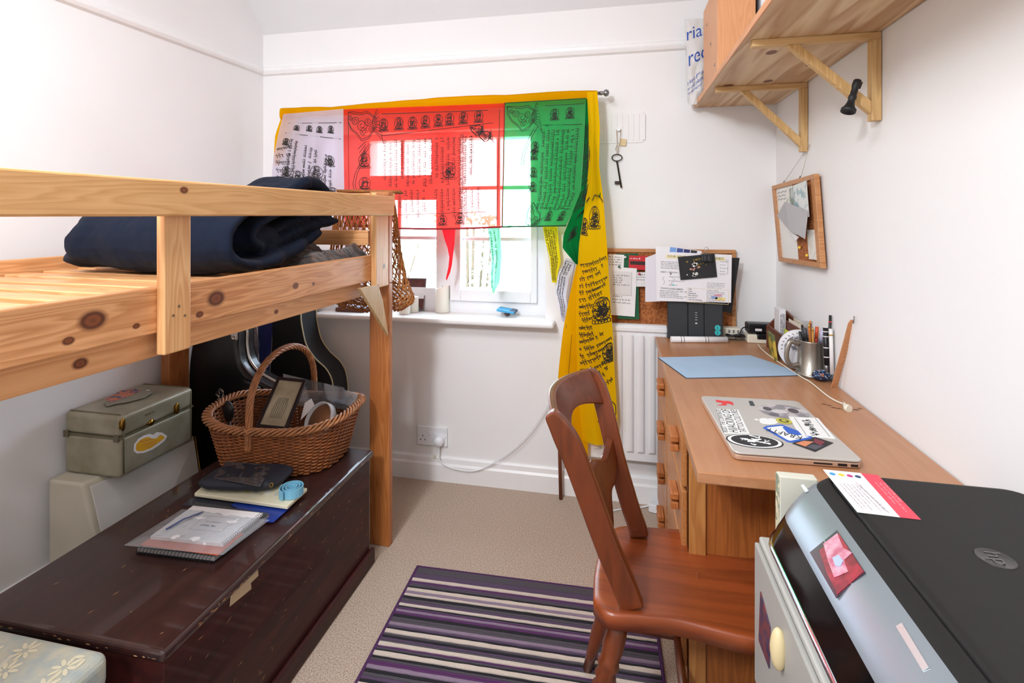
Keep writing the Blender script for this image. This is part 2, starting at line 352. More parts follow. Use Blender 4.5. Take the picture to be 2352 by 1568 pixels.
# outside: pale hedge and ground
MB().box(-9, 8, 2.6, 14, -1.4, -1.3).obj('ground', mat('lawn', '#7f9a68', 0.9, var=0.3, vscale=8), None, kind='structure')
def shrub(cx, cy, z0, z1, r, n, name, label, hue):
    t = thing(name, label, 'shrub', (cx, cy, z0)); mb = MB(); rnd = random.Random(int(cx*10)+3)
    for k in range(n):
        z = rnd.uniform(z0, z1); a = rnd.uniform(0, 2*PI); rr = r*math.sqrt(rnd.random())*(1-0.3*abs((z-z0)/(z1-z0)*2-1)); p = Vector((cx+rr*math.cos(a), cy+rr*math.sin(a)*.6, z))
        d = Vector((rnd.gauss(0, 1), rnd.gauss(0, 1), rnd.gauss(0, 1))).normalized(); e = d.cross(Vector((rnd.gauss(0, 1), 1, 0))).normalized(); l = rnd.uniform(.02, .045)
        i = [mb._p(p), mb._p(p+d*l+e*l*.4), mb._p(p+d*l*2), mb._p(p+d*l-e*l*.4)]; mb.face(i)
    mb.obj('foliage', mat('leaf_'+name, hue, 0.6, var=0.3, vscale=5), t, kind='stuff')
    st = MB()
    for k in range(9):
        a = rnd.uniform(0, 6.3); rr = rnd.uniform(.1, .8)*r
        st.tube(bez([(cx, cy, z0), (cx+rr*.3*math.cos(a), cy+rr*.3*math.sin(a), (z0+z1)/2), (cx+rr*math.cos(a), cy+rr*math.sin(a)*.6, z1-.1)], 6), 0.012, 5)
    st.obj('stem', mat('bark', '#6b5a48', 0.9, var=0.3), t)
shrub(-1.15, 3.9, -1.3, 1.25, 0.42, 1500, 'garden_shrub', 'loose green shrub outside, seen through the right casement left of centre', '#9dbb97')
shrub(-2.75, 5.6, -1.3, 1.0, 0.7, 1500, 'garden_bush', 'low green bush outside behind the photo frame on the sill', '#a3bf9c')

# ================================================================== bed
BF = Frame(-0.84, 1.78, -0.05)
bed = thing('loft_bed', 'raised pine bed frame with guard rail and slatted base along left wall', 'bed', BF.w(-0.45, -0.9, 0), -0.05)
BO = Vector((0.45, 0.9, 0))
def bk(*k): return [(x+BO.x, y+BO.y, z, r) for x, y, z, r in k]
def bp_(name, b, m, bev=0.003, **k): return box(name, m, b, bed, bev, BF.M, **k)
kx = -0.022
beamk = bk((kx, -0.955+0.035, 1.055, 0.0), (kx, -1.045, 1.062, 0.0145), (kx, -1.085, 1.035, 0.006), (kx, -0.965, 1.035, 0.0045), (kx, -0.775, 1.058, 0.0145), (kx, -0.82, 1.03, 0.006), (kx, -0.50, 1.050, 0.0075), (kx, -0.42, 1.045, 0.004), (kx, -0.045, 1.085, 0.011), (kx, -0.045, 1.03, 0.011))[1:]
WB = wood('pine_beam', '#f0b27c', '#bd763c', axis=1, knots=beamk, grain=1.3, strength=0.6)
WR = wood('pine_rail', '#e6b27a', '#c08848', axis=1, knots=bk((0.02, -0.90, 1.30, 0.006),), strength=0.45)
WP = wood('pine_plank', '#eebd85', '#c9854a', axis=2, knots=bk((0, -0.035, 1.06, 0.006),), knot_axis=2)
WL = wood('pine_ledger', '#eeb27c', '#c88448', axis=1, knots=bk((-0.045, -0.55, 0.985, 0.005), (-0.045, -1.05, 0.985, 0.008)))
bp_('side_beam', (-0.044, -0.022, -2.05, 0.0, 1.012, 1.104), WB)
bp_('ledger', (-0.075, -0.045, -2.0, -0.12, 0.958, 1.035), WL)
bp_('guard_rail', (0.0, 0.022, -2.1, 0.003, 1.247, 1.319), WR, 0.004)
for y0, y1, z0 in ((-0.924, -0.862, 0.968), (-0.094, -0.0, 0.985), (-1.95, -1.88, 0.968)):
    bp_('guard_post', (-0.022, -0.0005, y0, y1, z0, 1.33 if y1 > -0.1 else 1.25), WP)
bp_('leg', (-0.082, -0.0, 0.002, 0.03, 0, 0.99), PINED)
bp_('leg', (-0.082, -0.0, 0.002, 0.03, 0.992, 1.337), PINED)
bp_('leg', (-0.082, -0.012, -2.05, -2.0, 0, 1.0), PINED)
bp_('leg', (-0.905, -0.862, -0.15, -0.06, 0, 1.15), wood('pine_post_dark', '#b87440', '#8a4a20', axis=2, knots=bk((-0.88, -0.12, 0.62, 0.009),), knot_axis=2))
bp_('side_beam', (-0.86, -0.835, -1.8, 0.0, 1.02, 1.12), PINE)
bp_('ledger', (-0.835, -0.81, -1.8, 0.0, 0.97, 1.03), PINE)
bp_('end_board', (-0.86, -0.09, 0.005, 0.027, 1.133, 1.19), PINEX)
bp_('end_board', (-0.86, -0.0, 0.031, 0.051, 1.285, 1.334), PINEX)
bp_('end_board', (-0.86, -0.09, 0.005, 0.027, 1.0, 1.08), PINEX)
y = -1.955; k = 0
while y < -0.02:
    w_ = 0.056; bp_('slat', (-0.828, -0.05, y, y+w_, 1.052, 1.081), PINEX if k % 2 else MATS['pine_across'], 0.003); y += 0.0965; k += 1
# diagonal brace of bare sheet wood at the far post
a, b, c, d = [BF.q(*p, x=0.0) for p in ((820, 662), (862, 653), (873, 690), (886, 770))]
MB(BF.M).prism([(0.0, p[1], p[2]) for p in (a, b, c, d)], (0.012, 0, 0)).obj('brace', wood('brace_wood', '#d9b98a', '#b98e58', axis=2), bed, bevel=0.001)
for (y_, z_) in ((-0.905, 1.045), (-0.878, 1.04), (-0.892, 1.062), (-0.04, 1.052), (-0.12, 0.995), (-0.075, 0.995)): MB(BF.M).tube([(-0.0008, y_, z_), (0.0009, y_, z_)], 0.0028, 10).obj('screw_head', mat('screw', '#8c7d64', 0.35, metal=0.8), bed)

# ================================================================== folded duvet on the bed
def fuse(mb, name, m, parent=None, voxel=0.009, smooth=6, disp=None, **k):
    o = mb.obj(name, m, parent, smooth=True, **k)
    r = o.modifiers.new('remesh', 'REMESH'); r.mode = 'VOXEL'; r.voxel_size = voxel; r.use_smooth_shade = True
    s_ = o.modifiers.new('soft', 'SMOOTH'); s_.factor = 0.5; s_.iterations = smooth
    if disp:
        tx = bpy.data.textures.new(name+'_lumps', 'CLOUDS'); tx.noise_scale = disp[0]; tx.noise_depth = 3
        d_ = o.modifiers.new('wrinkles', 'DISPLACE'); d_.texture = tx; d_.strength = disp[1]; d_.mid_level = 0.5; d_.texture_coords = 'LOCAL'
    return o
NAVY = mat('navy_cotton', '#141b2b', 0.9, spec=0.12, var=0.12, vscale=12, sheen=0.03, bump=0.15, bscale=35)
mb = MB(BF.M)
def se(p, n=2.6): return p
def slabtube(mb, pts, wide, thick, updir=(0, 0, 1), n=14):
    mb.tube(pts, wide, n, flat=thick/(wide if not isinstance(wide, list) else max(wide)), up=updir)
def pillow(c, r, rot=None, pw=0.62):
    R = Matrix.Rotation(rot[0], 3, 'X') @ Matrix.Rotation(rot[1], 3, 'Y') @ Matrix.Rotation(rot[2], 3, 'Z') if rot else Matrix.Identity(3)
    sg = lambda t: math.copysign(abs(t)**pw, t)
    def g(u, v):
        th = u*2*PI; ph = -PI/2+v*PI
        return Vector(c)+R @ Vector((sg(math.cos(th))*sg(math.cos(ph))*r[0], sg(math.sin(th))*sg(math.cos(ph))*r[1], sg(math.sin(ph))*r[2]))
    mb.grid(g, 32, 18, True)
Z0 = 1.083
def layer(pts, x0, x1, hw, pw=0.55, nx=30):
    """a quilt layer: path in y,z thickened, running from x0 to x1 with soft ends"""
    P_ = bez([(0, a, b) for a, b in pts], 30); N = len(P_)
    sg = lambda t: math.copysign(abs(t)**pw, t)
    def g(u, v):
        i = min(N-1, int(v*(N-1)+.5)); p = P_[i]; d = (P_[min(i+1, N-1)]-P_[max(i-1, 0)]).normalized(); nrm = Vector((0, -d.z, d.y))
        th = u*2*PI; e = min(1, 0.72+6*min(v, 1-v)); c_ = (x0[i*(len(x0)-1)//(N-1)]+x1[i*(len(x1)-1)//(N-1)])/2; h_ = (x1[i*(len(x1)-1)//(N-1)]-x0[i*(len(x0)-1)//(N-1)])/2
        return Vector((c_+sg(math.cos(th))*h_, p.y, p.z))+nrm*(sg(math.sin(th))*hw*e*(1+.25*math.sin(9*p.y+5*math.cos(th))))
    b0 = len(mb.v); mb.grid(g, nx, N-1, True); mb.face([b0+k for k in range(nx)][::-1]); mb.face([b0+(N-1)*nx+k for k in range(nx)])
layer([(-.22, 1.19), (-.34, 1.148), (-.47, 1.120), (-.58, 1.113), (-.655, 1.145), (-.655, 1.205), (-.58, 1.258), (-.45, 1.292), (-.27, 1.305)], [-.72, -.74, -.74, -.70, -.64, -.62, -.62, -.66, -.6], [-.13, -.11, -.09, -.08, -.085, -.09, -.10, -.13, -.19], 0.025)
layer([(-.12, 1.228), (-.30, 1.208), (-.47, 1.158), (-.535, 1.168), (-.553, 1.198), (-.50, 1.236), (-.33, 1.282), (-.17, 1.305)], [-.6]*4, [-.13, -.115, -.11, -.13], 0.019)
layer([(-.10, 1.262), (-.28, 1.246), (-.46, 1.200)], [-.55]*4, [-.15, -.13, -.125], 0.014)
layer([(-.16, 1.325), (-.21, 1.352), (-.28, 1.355), (-.35, 1.33), (-.42, 1.30)], [-.30, -.34, -.46], [-.14, -.13, -.15], 0.020)
pillow((-.31, -.50, 1.185), (.185, .115, .045))
pillow((-.49, -.46, 1.193), (.24, .19, .086))
duvet = fuse(mb, 'duvet', NAVY, None, 0.006, 3, (0.07, 0.010), label='folded dark navy duvet lying on the bed slats behind the guard rail', cat='duvet')
# felted wool blanket under it
mb = MB(BF.M)
def fz(x, y): return noise.fractal(Vector((x*14, y*14, 1.7)), 1.0, 2.2, 5)
def woolf(u, v):
    x = -.42+u*.36; y = -.36+v*.33; e = min(1, 9*min(u, 1-u, v, 1-v)); y += .02*math.sin(7*u)+.012*fz(x, y); x += .012*fz(y, x)
    return Vector((x, y, 1.086+e*(.034+.028*v*math.sin(6*u+1)+.018*v+.012*fz(x*1.5, y*1.5))))
mb.grid(woolf, 120, 90)
WOOL = mat('brown_felt', '#674532', 0.98, col2='#120c0a', vscale=28, bump=1.0, bscale=260, ramp=(.38, .72), sheen=0.3)
wl = mb.obj('wool_blanket', WOOL, None, solid=0.004, label='rough dark brown felted wool blanket under the far end of the duvet', cat='blanket')

# ================================================================== net hanging from the bed end
net = thing('net_basket', 'brown knotted string net with cane hoops hanging from the bed end', 'net', q(860, 700, y=1.90))
CANE = mat('cane', '#a5662e', 0.6, var=0.35, vscale=40)
STR = mat('brown_string', '#b8763a', 0.85, var=0.4, vscale=60)
a, b = q(774, 438, y=1.84), q(920, 440, y=1.84)
MB().tube([a, a*.5+b*.5, b], 0.0055, 8).obj('top_bar', CANE, net)
MB().tube([a+Vector((0, .02, -.004)), b+Vector((0, .02, -.004))], 0.005, 8).obj('top_bar', CANE, net)
# outline by height: (v, left px, right px, py)
NO = [(778, 902, 442), (768, 911, 500), (762, 918, 560), (756, 924, 600), (750, 932, 640), (762, 946, 672), (775, 950, 690), (792, 925, 706)]
def nf(u, v):
    i = v*(len(NO)-1); k = min(len(NO)-2, int(i)); t = i-k
    l = NO[k][0]*(1-t)+NO[k+1][0]*t; r = NO[k][1]*(1-t)+NO[k+1][1]*t; py = NO[k][2]*(1-t)+NO[k+1][2]*t
    A, B = q(l, py, y=1.90), q(r, py, y=1.90); c = (A+B)/2; h = (B.x-A.x)/2; th = u*2*PI
    dp = min(.075, .02+.09*v)
    return Vector((c.x+h*math.cos(th), 1.90+dp*math.sin(th), c.z+.006*math.sin(5*th)))
mb = MB(); nu, nv = 34, 22; rnd = random.Random(5)
J = {}
for j in range(nv+1):
    for i in range(nu):
        u = (i+(.5 if j % 2 else 0)+rnd.uniform(-.22, .22))/nu; v = min(1, max(0, (j+rnd.uniform(-.28, .28))/nv)); J[i, j] = nf(u, v)
for j in range(nv):
    for i in range(nu):
        k = (i+1) % nu if j % 2 else (i-1) % nu
        for tgt in (i, k):
            A, B = J[i, j], J[tgt, j+1]; mid = (A+B)/2+Vector((rnd.gauss(0, .0015),)*3); mb.tube([A, mid, B], [.0034, .0021, .0034], 4, cap=False)
mb.obj('netting', STR, net, kind='stuff')
for v in (0.24, 0.62, 0.97):
    MB().tube([nf(k/40, v)*1.0 for k in range(40)], 0.0038, 6, closed=True).obj('hoop', CANE, net)
for t in (0.02, .35, .7, .98):
    p = a*(1-t)+b*t; MB().tube([p, nf(.5-.5*t, 0.01)], .0022, 5).obj('tie', STR, net)

# ================================================================== prayer flags over the curtain rod
rodA, rodB = q(646, 258, y=2.21), q(1380, 214, y=2.21)
rod = thing('curtain_rod', 'thin silver curtain rod with ball end above the window', 'curtain rod', (rodA+rodB)/2)
MB().tube([rodA, rodB], 0.008, 12).obj('pole', GREYP, rod)
MB().lathe([(0.001, -.004), (.009, -.002), (.009, .006), (.006, .009), (.012, .014), (.016, .022), (.012, .032), (.001, .036)], rodB, 16, (1, 0, 0)).obj('finial', GREYP, rod)
for p in (rodA*.97+rodB*.03, rodA*.03+rodB*.97): MB().tube([p, Vector((p.x, YB-.004, p.z)), Vector((p.x, YB, p.z))], [.006, .006, .018], 10).obj('bracket', GREYP, rod)

def pl_interp(P_, v):
    n = len(P_)-1; i = v*n; k = min(n-1, int(i)); t = i-k; t2 = t
    return (P_[k][0]*(1-t2)+P_[k+1][0]*t2, P_[k][1]*(1-t2)+P_[k+1][1]*t2)
def cloth(left, right, y0, fold=(0.012, 3, 0), topsag=0, botsag=0, lean=0.0):
    def S(u, v):
        l = pl_interp(left, v); r = pl_interp(right, v)
        px = l[0]*(1-u)+r[0]*u; py = l[1]*(1-u)+r[1]*u+math.sin(PI*u)*(topsag*(1-v)+botsag*v)
        y = y0+lean*v+fold[0]*(.25+.75*v)*math.sin(2*PI*fold[1]*u+fold[2]+1.2*math.sin(3*v))+.004*noise.noise(Vector((u*5, v*5, y0*9)))
        return q(px, py, y=y)
    return S
def ribbons(S, strokes, name, parent, wu, asp=1.0, off=0.0016, m=None):
    """print on cloth: strokes in (u,v); wu = stroke width in u units"""
    mb = MB()
    for st in strokes:
        pr = None
        for i in range(len(st)):
            a = st[max(0, i-1)]; b = st[min(len(st)-1, i+1)]; dx, dy = b[0]-a[0], (b[1]-a[1])*asp; l = math.hypot(dx, dy) or 1
            nx, ny = -dy/l*wu/2, dx/l*wu/2/asp; u, v = min(.97, max(.03, st[i][0])), min(.99, max(.01, st[i][1]))
            A, B = S(u+nx, v+ny), S(u-nx, v-ny); A.y -= off; B.y -= off
            cur = (mb._p(A), mb._p(B))
            if pr: mb.face((pr[0], pr[1], cur[1], cur[0]))
            pr = cur
    return mb.obj(name, m or INK, parent, kind='stuff')
FR = random.Random(21)
def script_line(a, b, h, asp=1, dens=1.0, skip=0.1):
    """a line of flowing script: head strokes with hanging tails, from a to b in (u,v); h = letter height in u"""
    out = []; du, dv = b[0]-a[0], (b[1]-a[1])*asp; L_ = math.hypot(du, dv); ex = (du/L_, dv/L_); ey = (-ex[1], ex[0]); x = 0
    def T(p): return (a[0]+ex[0]*p[0]+ey[0]*p[1], a[1]+(ex[1]*p[0]+ey[1]*p[1])/asp)
    while x < L_:
        w_ = h*FR.uniform(.5, .95)
        if FR.random() > skip:
            out.append([T((x, FR.uniform(-.05, .05)*h)), T((x+w_*.9, 0))])
            k = FR.choice((0, 1, 2, 2)); xx = x+w_*FR.uniform(.3, .8)
            if k == 0: out.append([T((xx, 0)), T((xx-.1*h, .45*h)), T((xx+.05*h, .9*h))])
            elif k == 1: out.append([T((x+.2*w_, 0)), T((x+.1*w_, .35*h)), T((x+.5*w_, .55*h)), T((x+.8*w_, .3*h)), T((x+.8*w_, 0))])
            else: out.append([T((xx, 0)), T((xx-.3*h, .3*h)), T((xx+.05*h, .5*h)), T((xx-.15*h, 1.0*h))])
            if FR.random() < .3: out.append([T((x+.2*w_, -.35*h)), T((x+.5*w_, -.5*h)), T((x+.8*w_, -.3*h))])
        x += w_/dens
    return out
def figure(c, r, asp=1, dens=26):
    """a small seated figure on a lotus, block printed"""
    out = []; cx, cy = c
    def T(x, y): return (cx+x*r, cy+y*r/asp)
    def ring(x, y, rx, ry, n=14, a0=0, a1=2*PI): return [T(x+rx*math.cos(a0+(a1-a0)*k/n), y+ry*math.sin(a0+(a1-a0)*k/n)) for k in range(n+1)]
    out += [ring(0, -.15, .8, .95), ring(0, -.6, .2, .24), ring(0, -.6, .38, .42), ring(0, .05, .42, .45, 14, .2, PI-.2+PI), [T(-.7, .5), T(-.3, .28), T(.3, .28), T(.7, .5), T(.3, .62), T(-.3, .62), T(-.7, .5)]]
    for k in range(7): out.append(ring(-.75+k*.25, .8, .14, .16, 6))
    for k in range(dens):
        a = FR.uniform(0, 6.28); rr = FR.uniform(.1, .75); x, y = rr*math.cos(a)*.8, rr*math.sin(a)*.85
        out.append([T(x, y), T(x+FR.uniform(-.2, .2), y+FR.uniform(-.2, .2)), T(x+FR.uniform(-.25, .25), y+FR.uniform(-.25, .25))])
    return out
def scroll(c, r, asp=1, flip=1, rot=0.0):
    """cloud scroll ornament"""
    out = []; cx, cy = c; ca, sa = math.cos(rot), math.sin(rot)
    def T(x, y): x *= flip; return (cx+(x*ca-y*sa)*r, cy+(x*sa+y*ca)*r/asp)
    for (x, y, s_, d) in ((0, 0, .42, 1), (-.5, -.25, .3, -1), (.45, -.2, .3, 1), (.1, .45, .3, -1), (-.85, -.5, .2, 1), (.7, .3, .25, -1)):
        out.append([T(x+s_*(1-k/18)*math.cos(d*k*.75), y+s_*(1-k/18)*math.sin(d*k*.75)) for k in range(17)])
    for e in (0, .12): out.append([T(-1.15-e, -.85), T(-.7, -.75-e), (T(-.1, -.65-e)), T(.4, -.75-e), T(.95+e, -.4), T(1.0+e, .1), T(.5, .75+e), T(0, .9+e), T(-.35-e, .5), T(-.8, .15+e), T(-1.05-e, -.3), T(-1.15-e, -.85)])
    for k in range(9): x = .9+k*.05; out.append([T(.75, -.2+k*.06), T(x+.2, -1+k*.25), T(x+.3, -.9+k*.27)])
    return out
FL = thing('prayer_flag', 'large sheer white, red, green and yellow prayer flag panels draped over the curtain rod', 'prayer flag', q(1000, 520, y=2.19))
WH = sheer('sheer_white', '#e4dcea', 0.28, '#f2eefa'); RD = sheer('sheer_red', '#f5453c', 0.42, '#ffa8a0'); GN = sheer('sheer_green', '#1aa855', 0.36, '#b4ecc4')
GN2 = sheer('sheer_green_fold', '#0c7d3c', 0.14, '#30a060'); YL = sheer('yellow_cotton', '#fbb606', 0.03, '#ffd040'); YL2 = sheer('yellow_cotton_shaded', '#ffcb10', 0.03, '#ffd040')  # second yellow, slightly paler, for the long front drape
def panel(name, S, m, parent=None, nu=50, nv=40, **k): return MB().grid(S, nu, nv).obj(name, m, parent or FL, **k)
# yellow cloth bunched along the rod
TOPY = [(648, 249), (700, 246), (760, 246), (840, 238), (920, 232), (1000, 226), (1080, 221), (1160, 219), (1250, 214), (1310, 210), (1372, 210)]
LOWY = [(644, 275), (700, 268), (760, 266), (840, 262), (920, 258), (1000, 256), (1080, 250), (1160, 246), (1250, 240), (1310, 236), (1372, 236)]
def Syr(u, v):
    a = pl_interp(TOPY, u); b = pl_interp(LOWY, u); th = v*2*PI*.9-.6
    c = q((a[0]+b[0])/2, (a[1]+b[1])/2, y=2.205); h = (b[1]-a[1])/2*2.5/1170
    return Vector((c.x, c.y-.016*math.sin(th)+.003*noise.noise(Vector((u*18, v*4, 0))), c.z+h*math.cos(th)+.003*noise.noise(Vector((u*14, v*5, 3)))))
panel('yellow_top_band', Syr, YL, nu=120, nv=16, label='bright yellow cloth wrapped along the rod')
Sle = cloth([(652, 252), (632, 310), (629, 350), (632, 380)], [(690, 250), (670, 310), (655, 350), (640, 380)], 2.20, (.004, 1, 0))
panel('yellow_side', Sle, YL, nu=8, nv=14)
Sw = cloth([(651, 262), (641, 300), (628, 360), (622, 430), (620, 500)], [(789, 250), (789, 330), (790, 400), (791, 460), (791, 520)], 2.18, (.012, 3, 0))
pw = panel('white_panel', Sw, WH)
st = [[(.12, .13), (.98, .10)], [(.10, .26), (.96, .22)]]
st += [s for c in ((.26, .18), (.46, .17), (.62, .17), (.80, .16)) for s in figure(c, .055, 1.9, 22)]
for i in range(9): st += script_line((.22+i*.075, .3+.01*i), (.21+i*.075, .95), .034, 1.9, 1.0, .15) if i not in (2, 6) else []
st += [s for c, r in (((.62, .55), .11), ((.60, .8), .11), ((.36, .62), .09), ((.85, .7), .09), ((.8, .42), .08), ((.2, .6), .08)) for s in figure(c, r, 1.9, 34)]
st += figure((.14, .34), .06, 1.9)
for i in range(7): st += script_line((.02+.01*i, .42+i*.06), (.2, .37+i*.07), .05, 1.9)
ribbons(Sw, st, 'print', pw, .0085, 1.9)
Sr = cloth([(789, 251), (789, 330), (790, 400), (791, 460), (792, 518)], [(1159, 237), (1158, 310), (1157, 380), (1155, 450), (1154, 521)], 2.18, (.005, 3, 1), topsag=0, botsag=6)
pr = panel('red_panel', Sr, RD, nu=60)
st = scroll((.115, .12), .085, .74) + [[(.24, .045), (.9, .05)], [(.24, .205), (.93, .15)], [(.03, .02), (.03, .98)], [(.97, .05), (.965, .95)]]
st += [s for k, c in enumerate(((.25, .13), (.345, .125), (.43, .125), (.51, .12), (.59, .115), (.66, .11), (.745, .105), (.84, .10))) for s in figure(c, .034, .74, 22)]
st += [[(.14, .24+k*.02), (.09+.02*math.sin(k*.5), .3+k*.03)] for k in range(5)]
for e in (0, .014): st += [[(.16+e, .26), (.12+e, .34), (.10+e, .42), (.07+e, .5), (.055+e, .6), (.08+e, .72), (.10+e, .8)]]
st += [s for c in ((.13, .40), (.13, .60), (.13, .77)) for s in figure(c, .045, .74, 24)]
st += scroll((.10, .92), .07, .74, 1, 1.2)
for i in range(16):
    x = .26+i*.036; st += script_line((x, .24), (x, .62 if i % 3 else .55), .017, .74, .95, .12)
for i in range(18): x = .20+i*.038; st += script_line((x, .66), (x+.005, .9 if i % 2 else .84), .017, .74, .95, .15) if i not in (9,) else []
st += figure((.66, .52), .052, .74, 50) + figure((.62, .93), .034, .74) + figure((.73, .92), .034, .74)
st += [s for c in ((.83, .20), (.88, .25)) for s in scroll(c, .035, .74)]
st += script_line((.745, .22), (.745, .9), .02, .74) + script_line((.80, .24), (.80, .55), .017, .74)
st += [[(.2, .89), (.9, .87)]]
ribbons(Sr, st, 'print', pr, .0032, .74)
mb = MB(); mb.tube([Sr(k/40, 1)+Vector((0, -.003, 0)) for k in range(41)], .0045, 6); mb.tube([Sr(1, k/30)+Vector((0, -.003, 0)) for k in range(31)], .0028, 6)
mb.obj('red_hem', mat('red_hem', '#9c0f1c', .8), pr)
Sg = cloth([(1159, 237), (1158, 310), (1157, 380), (1155, 450), (1154, 521)], [(1346, 226), (1343, 300), (1337, 380), (1333, 450), (1300, 518)], 2.178, (.005, 2, 2.2), botsag=0)
pg = panel('green_panel', Sg, GN, nu=40)
st = scroll((.22, .12), .16, 1.5) + [[(.5, .04), (.97, .04)], [(.48, .19), (.97, .20)]]
for e in (0, .03): st += [[(.38+e, .2), (.30+e, .3), (.24+e, .4), (.22+e, .5)]]
st += [s for c in ((.62, .115), (.81, .11)) for s in figure(c, .065, 1.5, 40)]
st += [s for c in ((.38, .42), (.38, .56), (.38, .68), (.39, .36)) for s in figure(c, .06, 1.5, 26)]
for i in range(8): x = .50+i*.06; st += script_line((x, .23), (x-.01, .86), .034, 1.5, .95, .08)
st += scroll((.44, .92), .12, 1.5, 1, .8) + figure((.68, .92), .06, 1.5) + figure((.87, .92), .06, 1.5) + [[(.55, .85), (.95, .86)]]
ribbons(Sg, st, 'print', pg, .006, 1.5)
for mb in (MB().tube([Sg(k/40, 1)+Vector((0, -.003, 0)) for k in range(41)], .0035, 6), MB().tube([Sg(k/30, 0)+Vector((0, -.002, 0)) for k in range(31)], .002, 6)):
    mb.obj('green_hem', mat('green_hem', '#0b4f26', .8), pg)
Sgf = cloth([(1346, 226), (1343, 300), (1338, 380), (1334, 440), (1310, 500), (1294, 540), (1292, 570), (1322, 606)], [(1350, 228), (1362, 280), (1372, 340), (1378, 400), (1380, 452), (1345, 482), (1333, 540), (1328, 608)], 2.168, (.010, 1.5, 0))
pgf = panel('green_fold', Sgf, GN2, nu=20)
st = [s for c in ((.55, .3), (.5, .48), (.6, .62), (.5, .8)) for s in figure(c, .3, 8, 60)]
for i in range(5): st += script_line((.1+.1*i, .12), (.1+.15*i, .55), .12, 8)
ribbons(Sgf, st, 'print', pgf, .028, 8)
# long yellow drape
Sy = cloth([(1348, 212), (1352, 290), (1352, 380), (1345, 460), (1330, 560), (1324, 660), (1323, 760), (1326, 860), (1332, 950), (1338, 1010)], [(1372, 210), (1378, 290), (1376, 380), (1386, 460), (1394, 560), (1400, 660), (1407, 760), (1412, 860), (1418, 960), (1414, 1010)], 2.158, (.010, 1.3, .8), botsag=12)
py_ = panel('yellow_drape', Sy, YL2, nu=24, nv=70)
st = []
for i in range(20): st += script_line((.08, .495+i*.0178), (.92-.1*(i % 3), .475+i*.0172), .085, 10.5, .95, .1) if i not in (9, 10) else script_line((.08, .495+i*.0178), (.45, .485+i*.0178), .085, 10.5)
st += figure((.52, .375), .3, 10.5, 60) + figure((.75, .61), .34, 10.5, 90) + figure((.08, .40), .22, 10.5, 40) + figure((.75, .87), .3, 10.5, 60) + figure((.9, .72), .25, 10.5, 50) + figure((.12, .80), .16, 10.5, 40)
for e in (0, .004): st += [[(.05, .335+e), (.2, .32+e), (.4, .325+e), (.5, .31+e), (.8, .315+e), (.98, .335+e)]]
ribbons(Sy, st, 'print', py_, .021, 10.5)
Sy2 = cloth([(1326, 600), (1308, 680), (1293, 760), (1284, 840), (1277, 920), (1287, 990), (1322, 1076)], [(1350, 600), (1352, 680), (1352, 760), (1352, 840), (1352, 920), (1350, 1000), (1350, 1074)], 2.176, (.008, 1.2, 2.0))
pb = panel('yellow_drape', Sy2, YL, nu=20, nv=40)
st = [[(.35, .35), (.33, .6)], [(.08, .3), (.12, .32)]]
ribbons(Sy2, st, 'print', pb, .012, 5)
# the short flags of a smaller string behind
def tail(label, left, right, y0, m, fold, prn=0):
    S = cloth(left, right, y0, fold); t = thing('small_prayer_flag', label, 'prayer flag', S(.5, 1), 0, 'small prayer flags of the string behind the large ones')
    o = MB().grid(S, 12, 30).obj('cloth', m, t)
    if prn:
        st = [[(.08, .04), (.08, .95), (.9, .95), (.9, .04), (.08, .04)]]
        for i in range(prn): st += script_line((.2+.7*i/prn, .06), (.2+.7*i/prn, .92), .12, 4, 1, .05)
        ribbons(S, st, 'print', o, .03, 4)
tail('limp red flag tail hanging below the red panel, twisted to a point', [(1014, 522), (1020, 545), (1028, 570), (1032, 590), (1030, 612), (1024, 640)], [(1046, 524), (1044, 560), (1040, 590), (1038, 608), (1034, 625), (1026, 644)], 2.235, sheer('tail_red', '#e22830', .12), (.004, 1, 0))
tail('limp pale green flag hanging below the seam of red and green panels', [(1119, 520), (1124, 550), (1129, 590), (1127, 630), (1127, 655), (1132, 672)], [(1148, 518), (1151, 555), (1153, 590), (1149, 630), (1146, 650), (1134, 673)], 2.235, sheer('tail_green', '#7fd6a0', .18), (.005, 1, 1), 2)
tail('yellow printed flag hanging beside the right window reveal', [(1246, 518), (1252, 552), (1262, 590), (1266, 630), (1268, 648)], [(1280, 518), (1283, 556), (1288, 600), (1280, 632), (1278, 650)], 2.235, sheer('tail_yellow', '#f3dc22', .06), (.005, 1, 0), 4)
tail('white printed flag curling down left of the yellow drape', [(1300, 592), (1282, 630), (1276, 670), (1284, 700), (1290, 736)], [(1326, 600), (1306, 640), (1300, 680), (1304, 705), (1296, 740)], 2.20, sheer('tail_white', '#e6e6f2', .08), (.006, 1, 0), 3)

# ================================================================== things on the window sill
ZS = 0.777
WAX = mat('wax', '#f3efe2', 0.5, var=0.03)
def candle(p, h, r, label, slant=0.0):
    t = thing('candle', label, 'candle', p); mb = MB()
    mb.lathe([(r*.98, 0), (r, .003), (r, h-.004), (r*.95, h-.001), (r*.8, h-.003), (r*.3, h-.010), (0.001, h-.011)], p, 24)
    for i, v in enumerate(mb.v):
        if v.z > p.z+h*.5: mb.v[i] = Vector((v.x, v.y, v.z-slant*(v.x-p.x-r)))
    mb.obj('wax', WAX, t); MB().tube([p+Vector((0, 0, h-.014)), p+Vector((.001, 0, h-.003))], .0009, 6).obj('wick', INK, t)
p = q(1016, 716, z=ZS); p.y = 2.33; p = q(1016, 716, z=ZS); candle(p, q(1016, 654, y=p.y).z-ZS, .035, 'tall thick white pillar candle with a slanted top on the window sill', -0.25)
p = q(930, 720, z=ZS); candle(p, .062, .027, 'short white candle left of the picture frame on the sill')
p = q(950, 716, z=ZS); candle(p, .075, .024, 'slightly taller white candle touching the photo frame on the sill')
